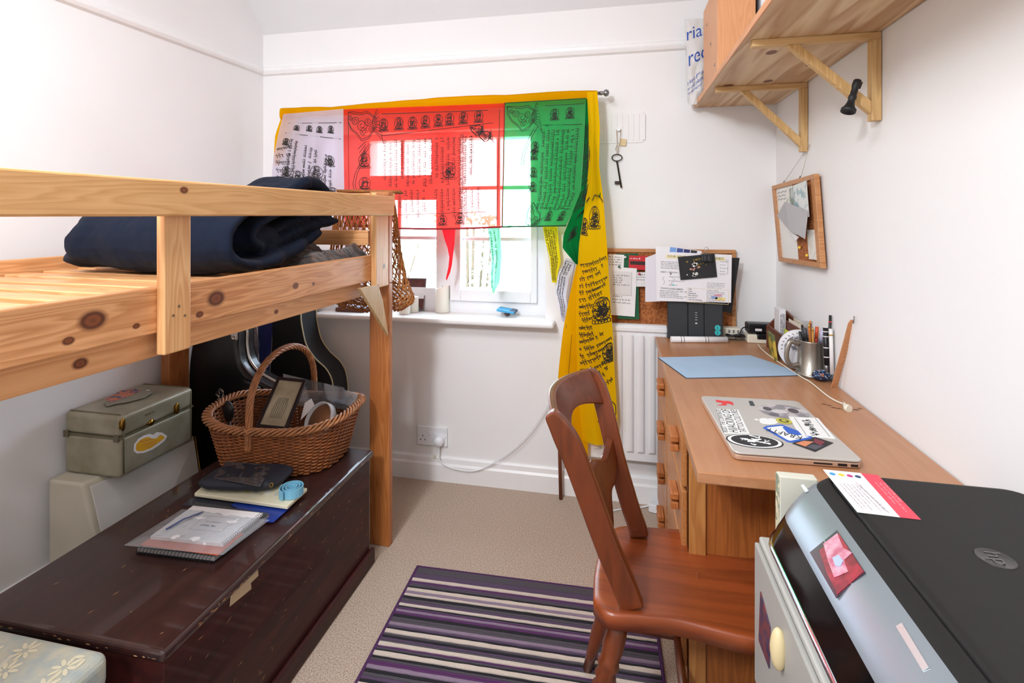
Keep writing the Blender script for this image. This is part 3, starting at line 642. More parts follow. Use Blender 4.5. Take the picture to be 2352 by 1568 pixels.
p = q(955, 712, z=ZS)
fr = thing('picture_frame', 'thin silver picture frame with a reddish portrait leaning in the window', 'picture frame', Vector((-1.00, 2.36, ZS)), 0)
A = q(918, 711, y=2.365); B = q(975, 713, y=2.365); ex = (B-A); P1 = Pl(A, ex, (0.16, 0.25, 1)); Wd = ex.length; Hh = .158
for b in ((0, Wd, 0, .006), (0, Wd, Hh-.006, Hh), (0, .006, .006, Hh-.006), (Wd-.006, Wd, .006, Hh-.006)): P1.sheet(*b, 0, .008, 'frame', GREYP, fr, .001)
P1.sheet(.005, Wd-.005, .005, Hh-.005, .001, .004, 'photo', mat('photo_brown', '#7c4a42', .5, col2='#4c2c2a', vscale=18), fr)
P1.polys([circ(Wd*.50, Hh*.42, .024, .030), [(Wd*.2, .006), (Wd*.8, .006), (Wd*.68, Hh*.28), (Wd*.32, Hh*.28)]], .0042, 'portrait', mat('portrait', '#c08a72', .5, col2='#6a7a8a', vscale=40), fr, kind=None) if 0 else None
P1.polys([circ(Wd*.45, Hh*.45, .022, .028)], .0042, 'face_print', mat('face_print', '#d2a084', .5), fr); P1.polys([[(Wd*.15, .007), (Wd*.85, .007), (Wd*.62, Hh*.26), (Wd*.32, Hh*.26)]], .0042, 'shirt_print', mat('shirt_print', '#7f95a8', .6), fr)
p = q(1165, 726, z=ZS)
t = thing('blue_gadget', 'blue flat plastic gadget propped on a round brown knob on the sill', 'gadget', p)
BLU = mat('blue_plastic', '#3f9ccc', .35)
MB().blob(p+Vector((0, 0, .012)), (.014, .014, .012)).obj('knob', mat('knob_brown', '#4a2f28', .4), t)
P2 = Pl(p+Vector((-.045, .0, .026)), (1, -.15, -.10), (.15, 1, .1)); P2.sheet(0, .088, -.02, .03, 0, .012, 'body', BLU, t, .004); P2.sheet(.062, .09, -.018, .028, .0005, .0128, 'end_cap', mat('dark_blue', '#34506a', .4), t, .003)
p = q(803, 716, z=ZS)
t = thing('small_box', 'flat box with dark wooden front and pale blue lid, at left on the sill', 'box', p)
MB().box(p.x-.075, p.x+.075, p.y-.004, p.y+.07, ZS, ZS+.018).obj('body', mat('dark_walnut', '#6b3a26', .5, var=.3, vscale=30), t, bevel=.003)
MB().box(p.x-.06, p.x+.085, p.y+.0, p.y+.07, ZS+.0185, ZS+.030).obj('lid', mat('pale_blue', '#b9cfe4', .5), t, bevel=.002)
p = q(873, 715, z=ZS); MB().lathe([(.015, 0), (.02, .004), (.02, .014), (.015, .017), (.001, .017)], p, 20).obj('tealight', mat('grey_tin', '#8d8884', .4, metal=.6), None, label='small round grey tin on the sill just right of the bed post', cat='tin')

# ================================================================== back wall: vent, key, socket, radiator
A, B = q(1372, 262, y=YB), q(1474, 325, y=YB)
vent = MB(); vent.box(A.x-.004, B.x+.006, YB-.004, YB, B.z-.004, A.z+.004)
v = vent.obj('trim_3', WHITEW, None, kind='structure')
SHG = mat('vent_shadow', '#cfcac8', .9)
for k in range(9):
    x = A.x+.010+k*.0238; MB().box(x-.0055, x+.0055, YB-.0065, YB-.0038, B.z+.006, A.z-.006).obj('louvre', WHITEW, v, bevel=.002)
p = q(1421, 296, y=YB-.02)
k_ = thing('hanging_key', 'old dark iron key hung on string from a white peg on the wall', 'key', q(1420, 430, y=YB-.012))
MB().tube([Vector((p.x, YB, p.z)), Vector((p.x, YB-.018, p.z))], [.005, .009], 12).obj('peg', GLOSSW, k_)
IRON = mat('old_iron', '#3b302d', .5, metal=.6, var=.3, vscale=80)
c = q(1417, 362, y=YB-.012)
MB().tube([c+Vector((.0215*math.cos(a_*.2618), 0, .0145*math.sin(a_*.2618))) for a_ in range(24)], .0023, 8, closed=True).obj('bow', IRON, k_)
e = q(1427, 431, y=YB-.012); MB().tube([c+Vector((0, 0, -.0145)), c+Vector((.001, 0, -.021)), c+Vector((.001, 0, -.024)), e], [.003, .0048, .0034, .0036], 10).obj('shaft', IRON, k_)
d_ = q(1421, 420, y=YB-.012); MB().box(d_.x-.017, d_.x+.004, YB-.014, YB-.010, d_.z-.006, d_.z+.008).obj('bit', IRON, k_)
TW = mat('twine', '#a8865c', .9)
a1, a2 = q(1416, 298, y=YB-.016), q(1426, 298, y=YB-.016); kn = q(1418, 331, y=YB-.016)
for P_ in ([a1, kn], [a2, q(1424, 326, y=YB-.018), c+Vector((.004, 0, .0145))], [kn, q(1413, 345, y=YB-.014)], [kn, c+Vector((0, 0, .0145))]): MB().tube(P_, .0011, 5).obj('string', TW, k_)
P3 = Pl(q(1424, 330, y=YB-.006), (1, -.15, -.12), (-.25, 0, 1)); P3.sheet(-.002, .026, -.008, .022, 0, .0008, 'paper_tag', mat('manila', '#dfc79a', .8), k_)
A, B = q(958, 978, y=YB-.012), q(1027, 1028, y=YB-.012)
s_ = thing('wall_socket', 'double white wall socket with one plug in, low on the wall', 'socket', ((A.x+B.x)/2, YB, B.z))
MB().box(A.x, B.x, YB-.012, YB-.001, B.z+.003, A.z+.002).obj('plate', UP, s_, bevel=.003)
cx = (A.x+B.x)/2; cz = (A.z+B.z)/2
for dx in (-.012, .014): MB().box(cx+dx-.006, cx+dx+.006, YB-.0145, YB-.012, cz+.008, cz+.024).obj('switch', UP, s_, bevel=.001)
for dx, dz in ((-.046, .002), (-.057, -.016), (-.035, -.016)): MB().box(cx+dx-.002, cx+dx+.002, YB-.0128, YB-.0118, cz+dz-.003, cz+dz+.003).obj('pin_hole', INK, s_)
for dx in (-.066, .066): MB().tube([(cx+dx, YB-.0118, cz), (cx+dx, YB-.0128, cz)], .0018, 8).obj('screw_head', INK, s_)
pc = Vector((cx+.038, YB-.012, cz-.012))
MB().lathe([(.021, 0), (.0245, .006), (.024, .02), (.019, .030), (.001, .031)], pc, 20, (0, -1, 0)).obj('plug', UP, s_)
cab_ = bez([pc+Vector((.0, -.015, -.024)), q(1012, 1060, y=YB-.03), q(1050, 1078, y=YB-.03), q(1100, 1079, y=YB-.03), q(1160, 1045, y=YB-.03), q(1215, 995, y=YB-.03), q(1262, 925, y=YB-.03), q(1300, 860, y=YB-.04)], 50)
MB().tube(cab_, .003, 8).obj('socket_cable', UP, None, label='thin white cable running from the wall socket up behind the chair', cat='cable')
P4 = Pl(q(996, 1050, y=YB-.012), (1, 0, 0), (0, 0, 1)); P4.sheet(0, .013, 0, .013, 0, .008, 'cable_clip', mat('old_cream', '#e3ddc6', .6), None, .001, label='tiny cream cable clip on the skirting below the socket', cat='clip')
RX0, RX1 = q(1303, 900, y=2.22).x, .205; RZ1, RZ0 = .785, .205
rad = thing('radiator', 'white ribbed panel radiator below the cork board behind the yellow drape', 'radiator', (.1, 2.2, RZ0))
RP = mat('radiator_white', '#f0eff0', .35, var=.02)
MB().box(RX0, RX1, 2.220, 2.228, RZ0, RZ1-.01).obj('panel', RP, rad, bevel=.004)
MB().box(RX0, RX1, 2.268, 2.274, RZ0, RZ1-.01).obj('panel', RP, rad, bevel=.003)
x = RX0+.02
while x < RX1-.03:
    MB().prism([(x, 2.2195, RZ0+.035), (x+.010, 2.211, RZ0+.045), (x+.026, 2.211, RZ0+.045), (x+.036, 2.2195, RZ0+.035)], (0, 0, RZ1-RZ0-.085)).obj('rib', RP, rad, bevel=.003); x += .0455
for k in range(2): MB().box(RX0+.01, RX1, 2.229+k*.02, 2.243+k*.02, RZ1-.014, RZ1-.004).obj('top_grille', RP, rad, bevel=.002)
MB().box(RX0-.003, RX1, 2.211, 2.220, RZ1-.03, RZ1-.008).obj('top_rail', RP, rad, bevel=.005, seg=3)
MB().box(RX0-.006, RX0, 2.211, 2.274, RZ0, RZ1-.005).obj('side_cover', RP, rad, bevel=.002)
# thin cane standing by the skirting
a_, b_ = q(1288, 1137, y=2.235), q(1283, 1040, y=2.245)
MB().tube([(a_.x, 2.235, .002), (b_.x, 2.245, .42)], .008, 8).obj('thin_stick', mat('brown_stick', '#7b3f22', .5, var=.2), None, label='thin brown wooden stick standing against the skirting left of the radiator', cat='stick')

# ================================================================== cork board with papers
CORK = mat('cork', '#b8703c', .9, col2='#8e4f26', vscale=120, ramp=(.4, .6))
OAK = wood('frame_wood', '#cf9560', '#a8683a', axis=0)
A, B = q(1396, 570, y=2.275), q(1690, 762, y=2.275)
PC = Pl((A.x-.03, 2.278, B.z), (1, 0, 0), (0, .0, 1)); CW, CH = B.x-A.x+.03, A.z-B.z
cb = thing('cork_board', 'cork notice board with wooden frame behind the router on the back wall', 'notice board', (A.x+CW/2, 2.27, B.z))
PC.sheet(.012, CW-.012, .012, CH-.012, -.004, .004, 'cork', CORK, cb)
for b in ((0, CW, CH-.016, CH), (0, CW, 0, .016), (0, .016, .016, CH-.016), (CW-.016, CW, .016, CH-.016)): PC.sheet(*b, -.006, .010, 'frame', OAK, cb, .002)
def onwall(px0, py0, px1, py1, y): a = q(px0, py0, y=y); b = q(px1, py1, y=y); return a, b
def paper(name, TL, TR, BL, y, m, label, th=.0006, cat='paper', group=None, lift=0):
    a, b, c_ = q(*TL, y=y), q(*TR, y=y), q(*BL, y=y); P_ = Pl(c_, b-a, a-c_); w_ = (b-a).length; h_ = (a-c_).dot(P_.ey)
    t = thing(name, label, cat, c_, 0, group); P_.sheet(0, w_, 0, h_, 0, th, 'sheet', m, t); return t, P_, w_, h_
DG = mat('dark_green', '#1d5a3a', .8)
t, P_, w_, h_ = paper('green_cloth', (1415, 582), (1465, 582), (1418, 732), 2.252, DG, 'dark green felt strip pinned on the cork board behind the notes', cat='cloth')
t, P_, w_, h_ = paper('red_card', (1442, 586), (1484, 588), (1444, 618), 2.249, mat('red_card', '#c9242c', .6), 'red card with a black strip on the cork board', cat='card'); P_.sheet(.005, w_-.002, h_*.35, h_*.6, .0007, .0012, 'strip', mat('dark_brown', '#33201c', .6), t); P_.words(.004, h_*.75, w_*.6, 1, .01, .005, h=.001, m=PAPER, parent=t)
t, P_, w_, h_ = paper('note', (1396, 583), (1432, 585), (1396, 625), 2.247, PAPER, 'white handwritten note at top left of the cork board', group=None); P_.words(.004, h_-.014, w_-.012, 4, .011, .005, h=.001, parent=t)
t, P_, w_, h_ = paper('note', (1460, 625), (1486, 625), (1460, 658), 2.247, PAPER, 'small white note under the red card, pink pin above', group=None); P_.words(.004, h_-.012, w_-.008, 3, .011, .004, h=.001, parent=t)
t, P_, w_, h_ = paper('note', (1396, 612), (1460, 616), (1394, 722), 2.244, PAPER, 'large white letter hanging low on the cork board beside the yellow drape'); P_.words(.02, h_-.05, w_-.04, 9, .013, .005, h=.001, parent=t)
t, P_, w_, h_ = paper('torn_note', (1402, 622), (1448, 624), (1404, 676), 2.241, mat('paper_grey', '#dedada', .8), 'small torn note pinned over the large letter with a green pin'); P_.words(.008, h_-.02, w_-.016, 5, .010, .005, h=.001, parent=t)
def pin(px, py, y, col, label):
    p = q(px, py, y=y); MB().lathe([(.0045, 0), (.0045, .002), (.003, .006), (.005, .010), (.001, .011)], p, 12, (0, -1, 0)).obj('push_pin', mat('pin'+col, col, .4), None, label=label, cat='pin')
pin(1422, 612, 2.240, '#1c6f60', 'green push pin holding the torn note'); pin(1468, 628, 2.246, '#e0507a', 'pink push pin in the small note'); pin(1436, 590, 2.246, '#f0f0f0', 'white push pin at the top of the cork board')

# ================================================================== small shelf-like bits on the desk: router and papers clipped above it
ZD = 0.742
YR = 2.192
a, b = q(1533, 776, y=YR), q(1659, 776, y=YR); zt = q(1600, 600, y=YR).z
RTM = mat('router_black', '#2c2f33', .6, var=.1, vscale=60)
rt = thing('wifi_router', 'flat black upright router with teal round marks standing at the back of the desk', 'router', ((a.x+b.x)/2, YR, ZD))
PR = Pl((a.x, YR-.012, ZD+.001), (1, 0, 0), (0, .05, 1)); RWd = b.x-a.x; RH = .26
PR.sheet(0, RWd*.37, 0, RH, -.02, .010, 'side_panel', RTM, rt, .004); PR.sheet(RWd*.375, RWd*.66, 0, RH, -.02, .008, 'centre_panel', RTM, rt, .002); PR.sheet(RWd*.665, RWd, 0, RH, -.02, .010, 'side_panel', RTM, rt, .004)
TEAL = mat('teal', '#35bfc0', .5)
for k, zz in enumerate((.052, .033)):
    PR.polys([circ(RWd*.90, zz, .011)], .0103, 'logo_disc', TEAL, rt); PR.text('E', RWd*.90-.004, zz-.005, .014, h=.0112, parent=rt, m=RTM)
for k in range(5): PR.sheet(RWd*.50, RWd*.50+(.008 if k != 4 else .008), .070+k*.0095 if k else .064, (.070+k*.0095 if k else .064)+(.0018 if k else .005), .0082, .0088, 'status_light', mat('light_mark', '#c9cdd0', .5), rt)
# sheets clipped in front of the router's top
def psheet(name, px, y, m, label, cat='paper', th=.0006, extra=None):
    pts = [q(*p_, y=y) for p_ in px]; t = thing(name, label, cat, pts[3]); MB().prism(pts, (0, th, 0)).obj('sheet', m, t)
    a_, b_, c_ = pts[0], pts[1], pts[3]; return t, Pl(c_+Vector((0, -.0004, 0)), b_-a_, a_-c_), (b_-a_).length, (a_-c_).length
DKP = mat('black_print', '#1b1a1e', .5, col2='#0e0e10', vscale=20)
psheet('black_poster', [(1640, 590), (1699, 592), (1680, 720), (1600, 700)], 2.21, DKP, 'black glossy poster sheet sticking out at the right behind the clipped papers', cat='poster')
psheet('back_sheet', [(1506, 564), (1610, 576), (1600, 690), (1506, 690)], 2.168, PAPER, 'white sheet at the back of the clipped stack, top left corner showing')
t, P_, w_, h_ = psheet('colour_chart', [(1537, 566), (1612, 577), (1610, 600), (1535, 590)], 2.166, PAPER, 'pale sheet with a row of blue swatches peeking over the clipped papers')
for k, c_ in enumerate(('#7aa2dc', '#3d4f92', '#242c66', '#2a2a36')): P_.sheet(.002+k*.027, .026+k*.027, .010, h_-.001, 0.0002, .0008, 'swatch', mat('sw'+c_, c_, .5), t)
psheet('crumpled_sheet', [(1482, 592), (1508, 582), (1516, 692), (1482, 693)], 2.164, mat('paper_shade', '#dfdbe0', .8), 'narrow curled white sheet at the left edge of the clipped papers')
t, P_, w_, h_ = psheet('handout', [(1506, 577), (1681, 585), (1679, 695), (1508, 691)], 2.160, mat('paper_cream', '#ece8ea', .8), 'white printed handout headed YOUR VOICE, clipped in front of the router')
YE = mat('yellow_line', '#ecd9a0', .8); HI = mat('highlight', '#f1e4b4', .8)
P_.sheet(.03, w_*.88, h_-.026, h_-.012, .0002, .0004, 'heading_band', HI, t); P_.text('YOUR VOICE CONDUCTS YOUR SPIRIT', .036, h_-.022, .0125, parent=t, h=.0006, sx=.98)
P_.words(.012, h_-.042, .085, 5, .0065, .003, parent=t); P_.text('ENERGY + VIBRATION =', .012, h_*.58, .0076, parent=t, sx=.85); P_.text('THOUGHTS + VOICE = REALITY', .014, h_*.255, .0076, parent=t, sx=.80)
P_.words(.012, h_*.21, .105, 5, .0065, .003, parent=t); P_.words(.045, h_*.50, .06, 4, .017, .0025, parent=t)
for k, w1 in enumerate(('I am', 'I can', 'I facilitate', 'We choose', 'I can do it', 'I can do anything')): P_.text(w1, w_*.415, h_*.27-k*.0085, .008, parent=t)
P_.words(w_*.66, h_*.27, .068, 8, .0065, .0028, parent=t); P_.words(w_*.66, h_*.42, .068, 4, .0065, .0025, parent=t); P_.words(w_*.82, h_*.85, .03, 5, .013, .0025, parent=t)
for k, c_ in enumerate(('#e9a0b0', '#9db6dd', '#f0d98a')): P_.sheet(w_*(.76, .72, .77)[k], w_*(.85, .80, .90)[k], h_*(.17, .11, .09)[k], h_*(.21, .17, .15)[k], .0002, .0004, 'colour_patch', mat('hl'+c_, c_, .8), t)
for b in ((w_*.40, w_*.94, h_*.30, h_*.305), (w_*.40, w_*.402, h_*.02, h_*.30), (w_*.94, w_*.944, h_*.02, h_*.30), (w_*.40, w_*.94, h_*.02, h_*.026)): P_.sheet(*b, .0002, .0004, 'box_line', YE, t)
for b in ((w_*.80, w_*.92, h_*.89, h_*.893), (w_*.918, w_*.92, h_*.62, h_*.89), (w_*.80, w_*.92, h_*.62, h_*.623)): P_.sheet(*b, .0002, .0004, 'box_line', INK, t)
for sgn, cx_ in ((1, .030), (-1, .058)):
    pts = [(cx_-.004, h_*.50), (cx_+sgn*-.010, h_*.46), (cx_, h_*.40), (cx_-.006, h_*.34)]
    mb = MB(); mb.tube([P_.pt(x_, y_, .0006) for x_, y_ in pts], .0005, 4); mb.obj('sketch_line', mat('thin_ink', '#8a8a90', .8), t)
P_.polys([[(.058, h_*.36), (.070, h_*.345), (.060, h_*.33)]], .0003, 'sketch_mark', TEAL, t); P_.polys([[(.048, h_*.57), (.056, h_*.57), (.052, h_*.54)]], .0003, 'sketch_mark', INK, t)
t, P_, w_, h_ = psheet('photo_print', [(1557, 590), (1641, 582), (1647, 636), (1563, 643)], 2.154, DKP, 'small dark photo of light through leaves clipped on the handout', cat='photo', th=.0008)
rnd = random.Random(8)
for nm, m_, n_, cx_, cy_, sx_, sy_ in (('leaf_print', mat('pr_olive', '#8a7226', .6), 16, .5, .66, .26, .16), ('sky_print', mat('pr_white', '#f2ece6', .6), 9, .46, .63, .11, .07), ('sky_print', mat('pr_white', '#f2ece6', .6), 9, .42, .16, .15, .08), ('wall_print', mat('pr_pink', '#c08a7a', .6), 5, .42, .46, .10, .04)):
    for k in range(1):
        L_ = []
        for j in range(n_):
            x_, y_ = w_*(cx_+rnd.gauss(0, sx_*.5)), h_*(cy_+rnd.gauss(0, sy_*.5)); r_ = rnd.uniform(.002, .006)
            x_ = min(w_-.007, max(.007, x_)); y_ = min(h_-.007, max(.007, y_)); L_.append([(x_+r_*rnd.uniform(.6, 1.4)*math.cos(q_), y_+r_*rnd.uniform(.5, 1.1)*math.sin(q_)) for q_ in [2*PI*i_/8 for i_ in range(8)]])
        P_.polys(L_, .0002+.0002*(m_.name[3] == 'w'), nm, m_, t, kind='stuff')
p = q(1622, 590, y=2.150); cl = thing('binder_clip', 'black binder clip with wire loops holding the papers together', 'clip', p)
MB().prism([(p.x-.020, 2.136, p.z+.013), (p.x+.020, 2.136, p.z+.013), (p.x+.020, 2.129, p.z-.016), (p.x-.020, 2.129, p.z-.016)], (0, .02, 0)).obj('body', BLACK, cl, bevel=.002)
MB().tube([(p.x-.011, 2.127, p.z-.016), (p.x-.006, 2.131, p.z+.012), (p.x+.005, 2.131, p.z+.012), (p.x+.009, 2.127, p.z-.016)], .001, 6).obj('wire_arm', GREYP, cl)
MB().tube([(p.x-.007, 2.142, p.z+.012), (p.x-.003, 2.144, p.z+.022), (p.x-.008, 2.146, p.z+.034), (p.x, 2.146, p.z+.041), (p.x+.008, 2.146, p.z+.034), (p.x+.003, 2.144, p.z+.022), (p.x+.007, 2.142, p.z+.012)], .001, 6).obj('wire_arm', GREYP, cl)
p0, p1 = q(1541, 779, z=ZD+.012), q(1670, 780, z=ZD+.012)
t = thing('paper_roll', 'white paper leaflet rolled up on the desk in front of the router', 'paper', p0); MB().tube([p0, p1], .012, 16).obj('roll', PAPER, t)
for f_ in (.17, .22, .6, .65): MB().tube([p0*(1-f_)+p1*f_, p0*(1-f_-.012)+p1*(f_+.012)], .01215, 16, cap=False).obj('print_band', MATS['grey_ink'], t)

# power strip, plug and cable heap at the back right of the desk
p = q(1690, 765, z=ZD); 
t = thing('power_strip', 'white multi-way power strip standing at the desk back behind the cable heap', 'power strip', (p.x, 2.24, ZD))
MB().box(q(1640, 750, y=2.25).x, q(1697, 750, y=2.25).x, 2.218, 2.262, ZD, ZD+.045).obj('body', CREAM, t, bevel=.004)
for k in range(4): MB().box(.445+k*.017, .451+k*.017, 2.216, 2.2182, ZD+.026, ZD+.038).obj('slot', MATS['grey_ink'], t)
MBH = MB(); rnd = random.Random(4)
for k in range(7):
    c = q(1690+rnd.uniform(-5, 5), 770, z=ZD+.004+k*.0035); r_ = .036+rnd.uniform(-.008, .005); MBH.tube([c+Vector((r_*math.cos(a_*.3)*1.1, r_*.45*math.sin(a_*.3), .003*math.sin(a_*.9+k))) for a_ in range(21)], .0024, 6, closed=True)
MBH.obj('cable_heap', BLACK, None, label='coiled black cable heap right of the router', cat='cable', kind='stuff')
c = q(1738, 788, z=ZD)
t = thing('extension_block', 'white extension block on the desk under the black adaptor', 'extension lead', c)
MB().box(c.x-.035, c.x+.05, c.y-.005, c.y+.06, ZD, ZD+.034).obj('body', CREAM, t, bevel=.005); MB().box(c.x+.0, c.x+.05, c.y-.008, c.y+.03, ZD+.016, ZD+.0375).obj('black_plug', BLACK, t, bevel=.004)
t = thing('power_adaptor', 'black box-shaped power adaptor with white label beside the letter rack', 'adaptor', c+Vector((0, .03, .036)))
A = q(1714, 763, y=c.y+.02); MB().box(A.x, A.x+.098, c.y-.002, c.y+.05, ZD+.039, ZD+.077).obj('body', BLACK, t, bevel=.006, seg=3); MB().box(A.x+.028, A.x+.052, c.y-.0035, c.y-.002, ZD+.049, ZD+.058).obj('label', PAPER, t)
MB().tube(bez([(A.x, c.y+.02, ZD+.058), (A.x-.015, c.y+.01, ZD+.056), (A.x-.03, c.y, ZD+.035), (A.x-.045, c.y, ZD+.015)], 16), .0022, 6).obj('cord', BLACK, t)
cc = bez([q(1742, 790, z=ZD+.003), q(1748, 800, z=ZD+.003), q(1775, 822, z=ZD+.003), q(1835, 862, z=ZD+.003), q(1862, 878, z=ZD+.003), q(1905, 912, z=ZD+.003), q(1938, 928, z=ZD+.004)], 40)
t = thing('charger_cable', 'thin cream charger cable across the desk with a small plug at its end', 'cable', cc[-1]); MB().tube(cc, .0022, 6).obj('cord', CREAM, t)
e = q(1944, 936, z=ZD+.008); MB().tube([cc[-1]+Vector((0, 0, .004)), e], [.003, .0065], 10).obj('connector', CREAM, t); MB().tube([e, e+Vector((.004, -.008, 0))], [.010, .010], 12).obj('connector_end', CREAM, t)

# ================================================================== desk
DX0, DY0, DY1 = .155, 1.062, 2.205
dk = thing('desk', 'worn wooden desk with eight small drawers against the right wall', 'desk', (.4, 1.65, 0))
DTOP = wood('desk_top', '#bd875f', '#9a5c34', axis=1, rough=0.38, strength=0.22, bands=7, coat=.25)
DSIDE = wood('desk_side', '#b4692f', '#7c3f14', axis=2, rough=0.45, strength=.5); DFR = wood('desk_front', '#c9864c', '#9c5b28', axis=1, rough=.42, strength=.4); DLT = wood('desk_light', '#cf9050', '#a3622c', axis=2, rough=.42)
MB().box(DX0, XR-.004, DY0, DY1, ZD-.024, ZD).obj('desktop', DTOP, dk, bevel=.003)
PX0, PY0, PY1 = .172, 1.315, 2.14
MB().box(PX0, PX0+.018, PY0, PY1, .06, ZD-.026).obj('carcass', DFR, dk)
MB().box(PX0, PX0+.040, PY0-.004, PY0+.02, .0, ZD-.026).obj('stile', DLT, dk, bevel=.002)
MB().box(PX0+.040, XR-.045, PY0+.004, PY0+.018, .03, ZD-.026).obj('side_panel', DSIDE, dk)
MB().box(PX0, XR-.045, PY1-.016, PY1, .0, ZD-.026).obj('side_panel', DSIDE, dk)
MB().box(XR-.045, XR-.032, DY0+.02, PY1, .03, ZD-.026).obj('back_panel', DSIDE, dk)
MB().box(XR-.085, XR-.046, DY0+.03, DY0+.07, .0, ZD-.026).obj('leg', DLT, dk, bevel=.002)
MB().box(PX0-.002, PX0+.02, PY0, PY1, .02, .06).obj('plinth', DFR, dk)
for rw in range(4):
    zt = ZD-.034-rw*.150
    for y0, y1 in ((PY0+.022, 1.715), (1.735, PY1-.02)):
        d_ = MB().box(PX0-.014, PX0-.0005, y0, y1, zt-.140, zt).obj('drawer', DFR, dk, bevel=.003)
        yc = y0+(.085 if y0 < 1.5 else .10); zc = zt-.055
        for k in (-1, 1): MB().box(PX0-.036, PX0-.0145, yc-.036, yc+.036, zc+k*.012-.009, zc+k*.012+.009).obj('handle_bar', wood('handle_%d%d%d' % (rw, k+1, int(y0*10)), '#c47a42', '#8f4c20', axis=1), d_, bevel=.003)
SC = mat('scratch_dark', '#4a2c18', .6)
mb = MB(); PD = Pl((0, 0, ZD), (1, 0, 0), (0, 1, 0)); rnd = random.Random(3)
marks = []
for (a_, b_) in ((1893, 928), (1905, 931), (1915, 936), (1926, 938), (1975, 938), (1968, 941)):
    p = q(a_, b_, z=ZD); x, y = p.x, p.y; marks.append([(x-.008+rnd.uniform(-.003, .003), y), (x, y+.0035), (x+.008, y-.001), (x+.001, y-.003)])
for m_ in marks: mb.face([mb._p((a_, b_, ZD+.0004)) for a_, b_ in m_])
mb.obj('surface_scratch', SC, dk, kind='stuff')
# blue mat
pts = [q(*p_, z=ZD+.004) for p_ in ((1513, 820), (1577, 866), (1680, 864), (1830, 860), (1832, 855), (1775, 832), (1722, 815), (1600, 818))]
t = thing('blue_mat', 'pale blue cutting mat lying at an angle on the desk', 'mat', q(1680, 845, z=ZD))
MB().prism([Vector((p.x, p.y, ZD+.0015)) for p in pts], (0, 0, .002)).obj('sheet', mat('pale_blue_paper', '#a9c3dc', .6, var=.06, vscale=10), t)
mb = MB(); P_ = [Vector((p.x, p.y, ZD+.0002)) for p in pts]; c_ = sum(P_, Vector())/8
MB().prism([p+(p-c_).normalized()*.003 for p in P_], (0, 0, .0012)).obj('dark_underside', mat('mat_edge', '#26303a', .7), t)

# laptop
LP = Pl((.351, 1.296, ZD+.0015), (math.cos(.045), math.sin(.045), 0), (-math.sin(.045), math.cos(.045), 0)); LW, LH = .245, .333
al = mat('aluminium', '#cfcac4', .34, metal=.75, var=.03, vscale=4); al.node_tree.nodes['Principled BSDF'].inputs['Metallic'].default_value = .35
lt = thing('laptop', 'closed silver laptop covered in stickers on the desk', 'laptop', LP.o)
MB().prism([LP.pt(a, b, 0) for a, b in rrect(-LW/2, LW/2, -LH/2, LH/2, .014)], (0, 0, .0105)).obj('base', mat('aluminium_side', '#c9a68e', .35, metal=.4), lt, bevel=.002)
MB().prism([LP.pt(a, b, .0118) for a, b in rrect(-LW/2, LW/2, -LH/2, LH/2, .014)], (0, 0, .0045)).obj('lid', al, lt, bevel=.0018, seg=3)
LP.polys([rrect(-LW/2+.002, LW/2-.002, -LH/2+.002, LH/2-.002, .013)], .0102, 'gap_line', BLACK, lt, th=.0018)
for a0, a1, z0, z1 in ((.030, .065, .004, .007), (.075, .092, .003, .008), (.099, .112, .003, .008)): LP.sheet(a0, a1, -LH/2-.0006, -LH/2+.002, z0, z1, 'port', BLACK, lt)
HL = .0166
WHS = mat('sticker_white', '#f0f0ee', .5); BLS = mat('sticker_blue', '#2d62c4', .5); BKS = mat('sticker_black', '#232428', .5); RDS = mat('sticker_red', '#e23a3e', .5)
def lxy(px, py):
    p = q(px, py, z=ZD+.018)-LP.o; return (p.dot(LP.ex), p.dot(LP.ey))
def sticker(name, m, px, **k): return LP.polys([[lxy(*p_) for p_ in px]], HL, name, m, lt, **k)
def px2(pts): return [(1600+x*400/2352, 890+y*200/1176) for x, y in pts]
# white slogan label
s_ = sticker('slogan_sticker', WHS, px2([(375, 622), (718, 626), (562, 300), (262, 288)][::1]))
a0 = lxy(*px2([(430, 612)])[0]); a1 = lxy(*px2([(340, 300)])[0])
for tx, p0_, p1_, sz in (('RESIST THE CORPORATE', (425, 610), (325, 300), .0155), ('HIJACKING OF', (565, 615), (440, 300), .0275), ('TATTOO CULTURE!', (685, 615), (540, 305), .0215)):
    u0, u1 = lxy(*px2([p0_])[0]), lxy(*px2([p1_])[0]); ln_ = math.hypot(u1[0]-u0[0], u1[1]-u0[1]); ang = math.atan2(u1[1]-u0[1], u1[0]-u0[0])
    vv = textpolys(tx)[0]; wid = max(p_[0] for p_ in vv); LP.text(tx, u0[0], u0[1], sz, ang, HL+.0005, parent=lt, sx=ln_/(wid*sz))
def pell(cx, cy, rx, ry, n=30): c_ = px2([(cx, cy)])[0]; return c_
def oval(name, m, x0, x1, y0, y1, h=0, sc=1, n=32):
    P_ = []; 
    A_, B_ = lxy(*px2([(x0, (y0+y1)/2)])[0]), lxy(*px2([(x1, (y0+y1)/2)])[0]); C_, D_ = lxy(*px2([((x0+x1)/2, y0)])[0]), lxy(*px2([((x0+x1)/2, y1)])[0])
    cx, cy = (A_[0]+B_[0])/2, (C_[1]+D_[1])/2; rx, ry = abs(B_[0]-A_[0])/2*sc, abs(D_[1]-C_[1])/2*sc
    LP.polys([circ(cx, cy, rx, ry, n)], HL+h, name, m, lt); return cx, cy, rx, ry
e = oval('oval_sticker', BKS, 415, 1150, 635, 815); oval('oval_sticker', WHS, 415, 1150, 635, 815, .0004, .94); oval('oval_sticker', BKS, 415, 1150, 635, 815, .0008, .82)
cx, cy, rx, ry = e; mb = MB()
rnd = random.Random(9)
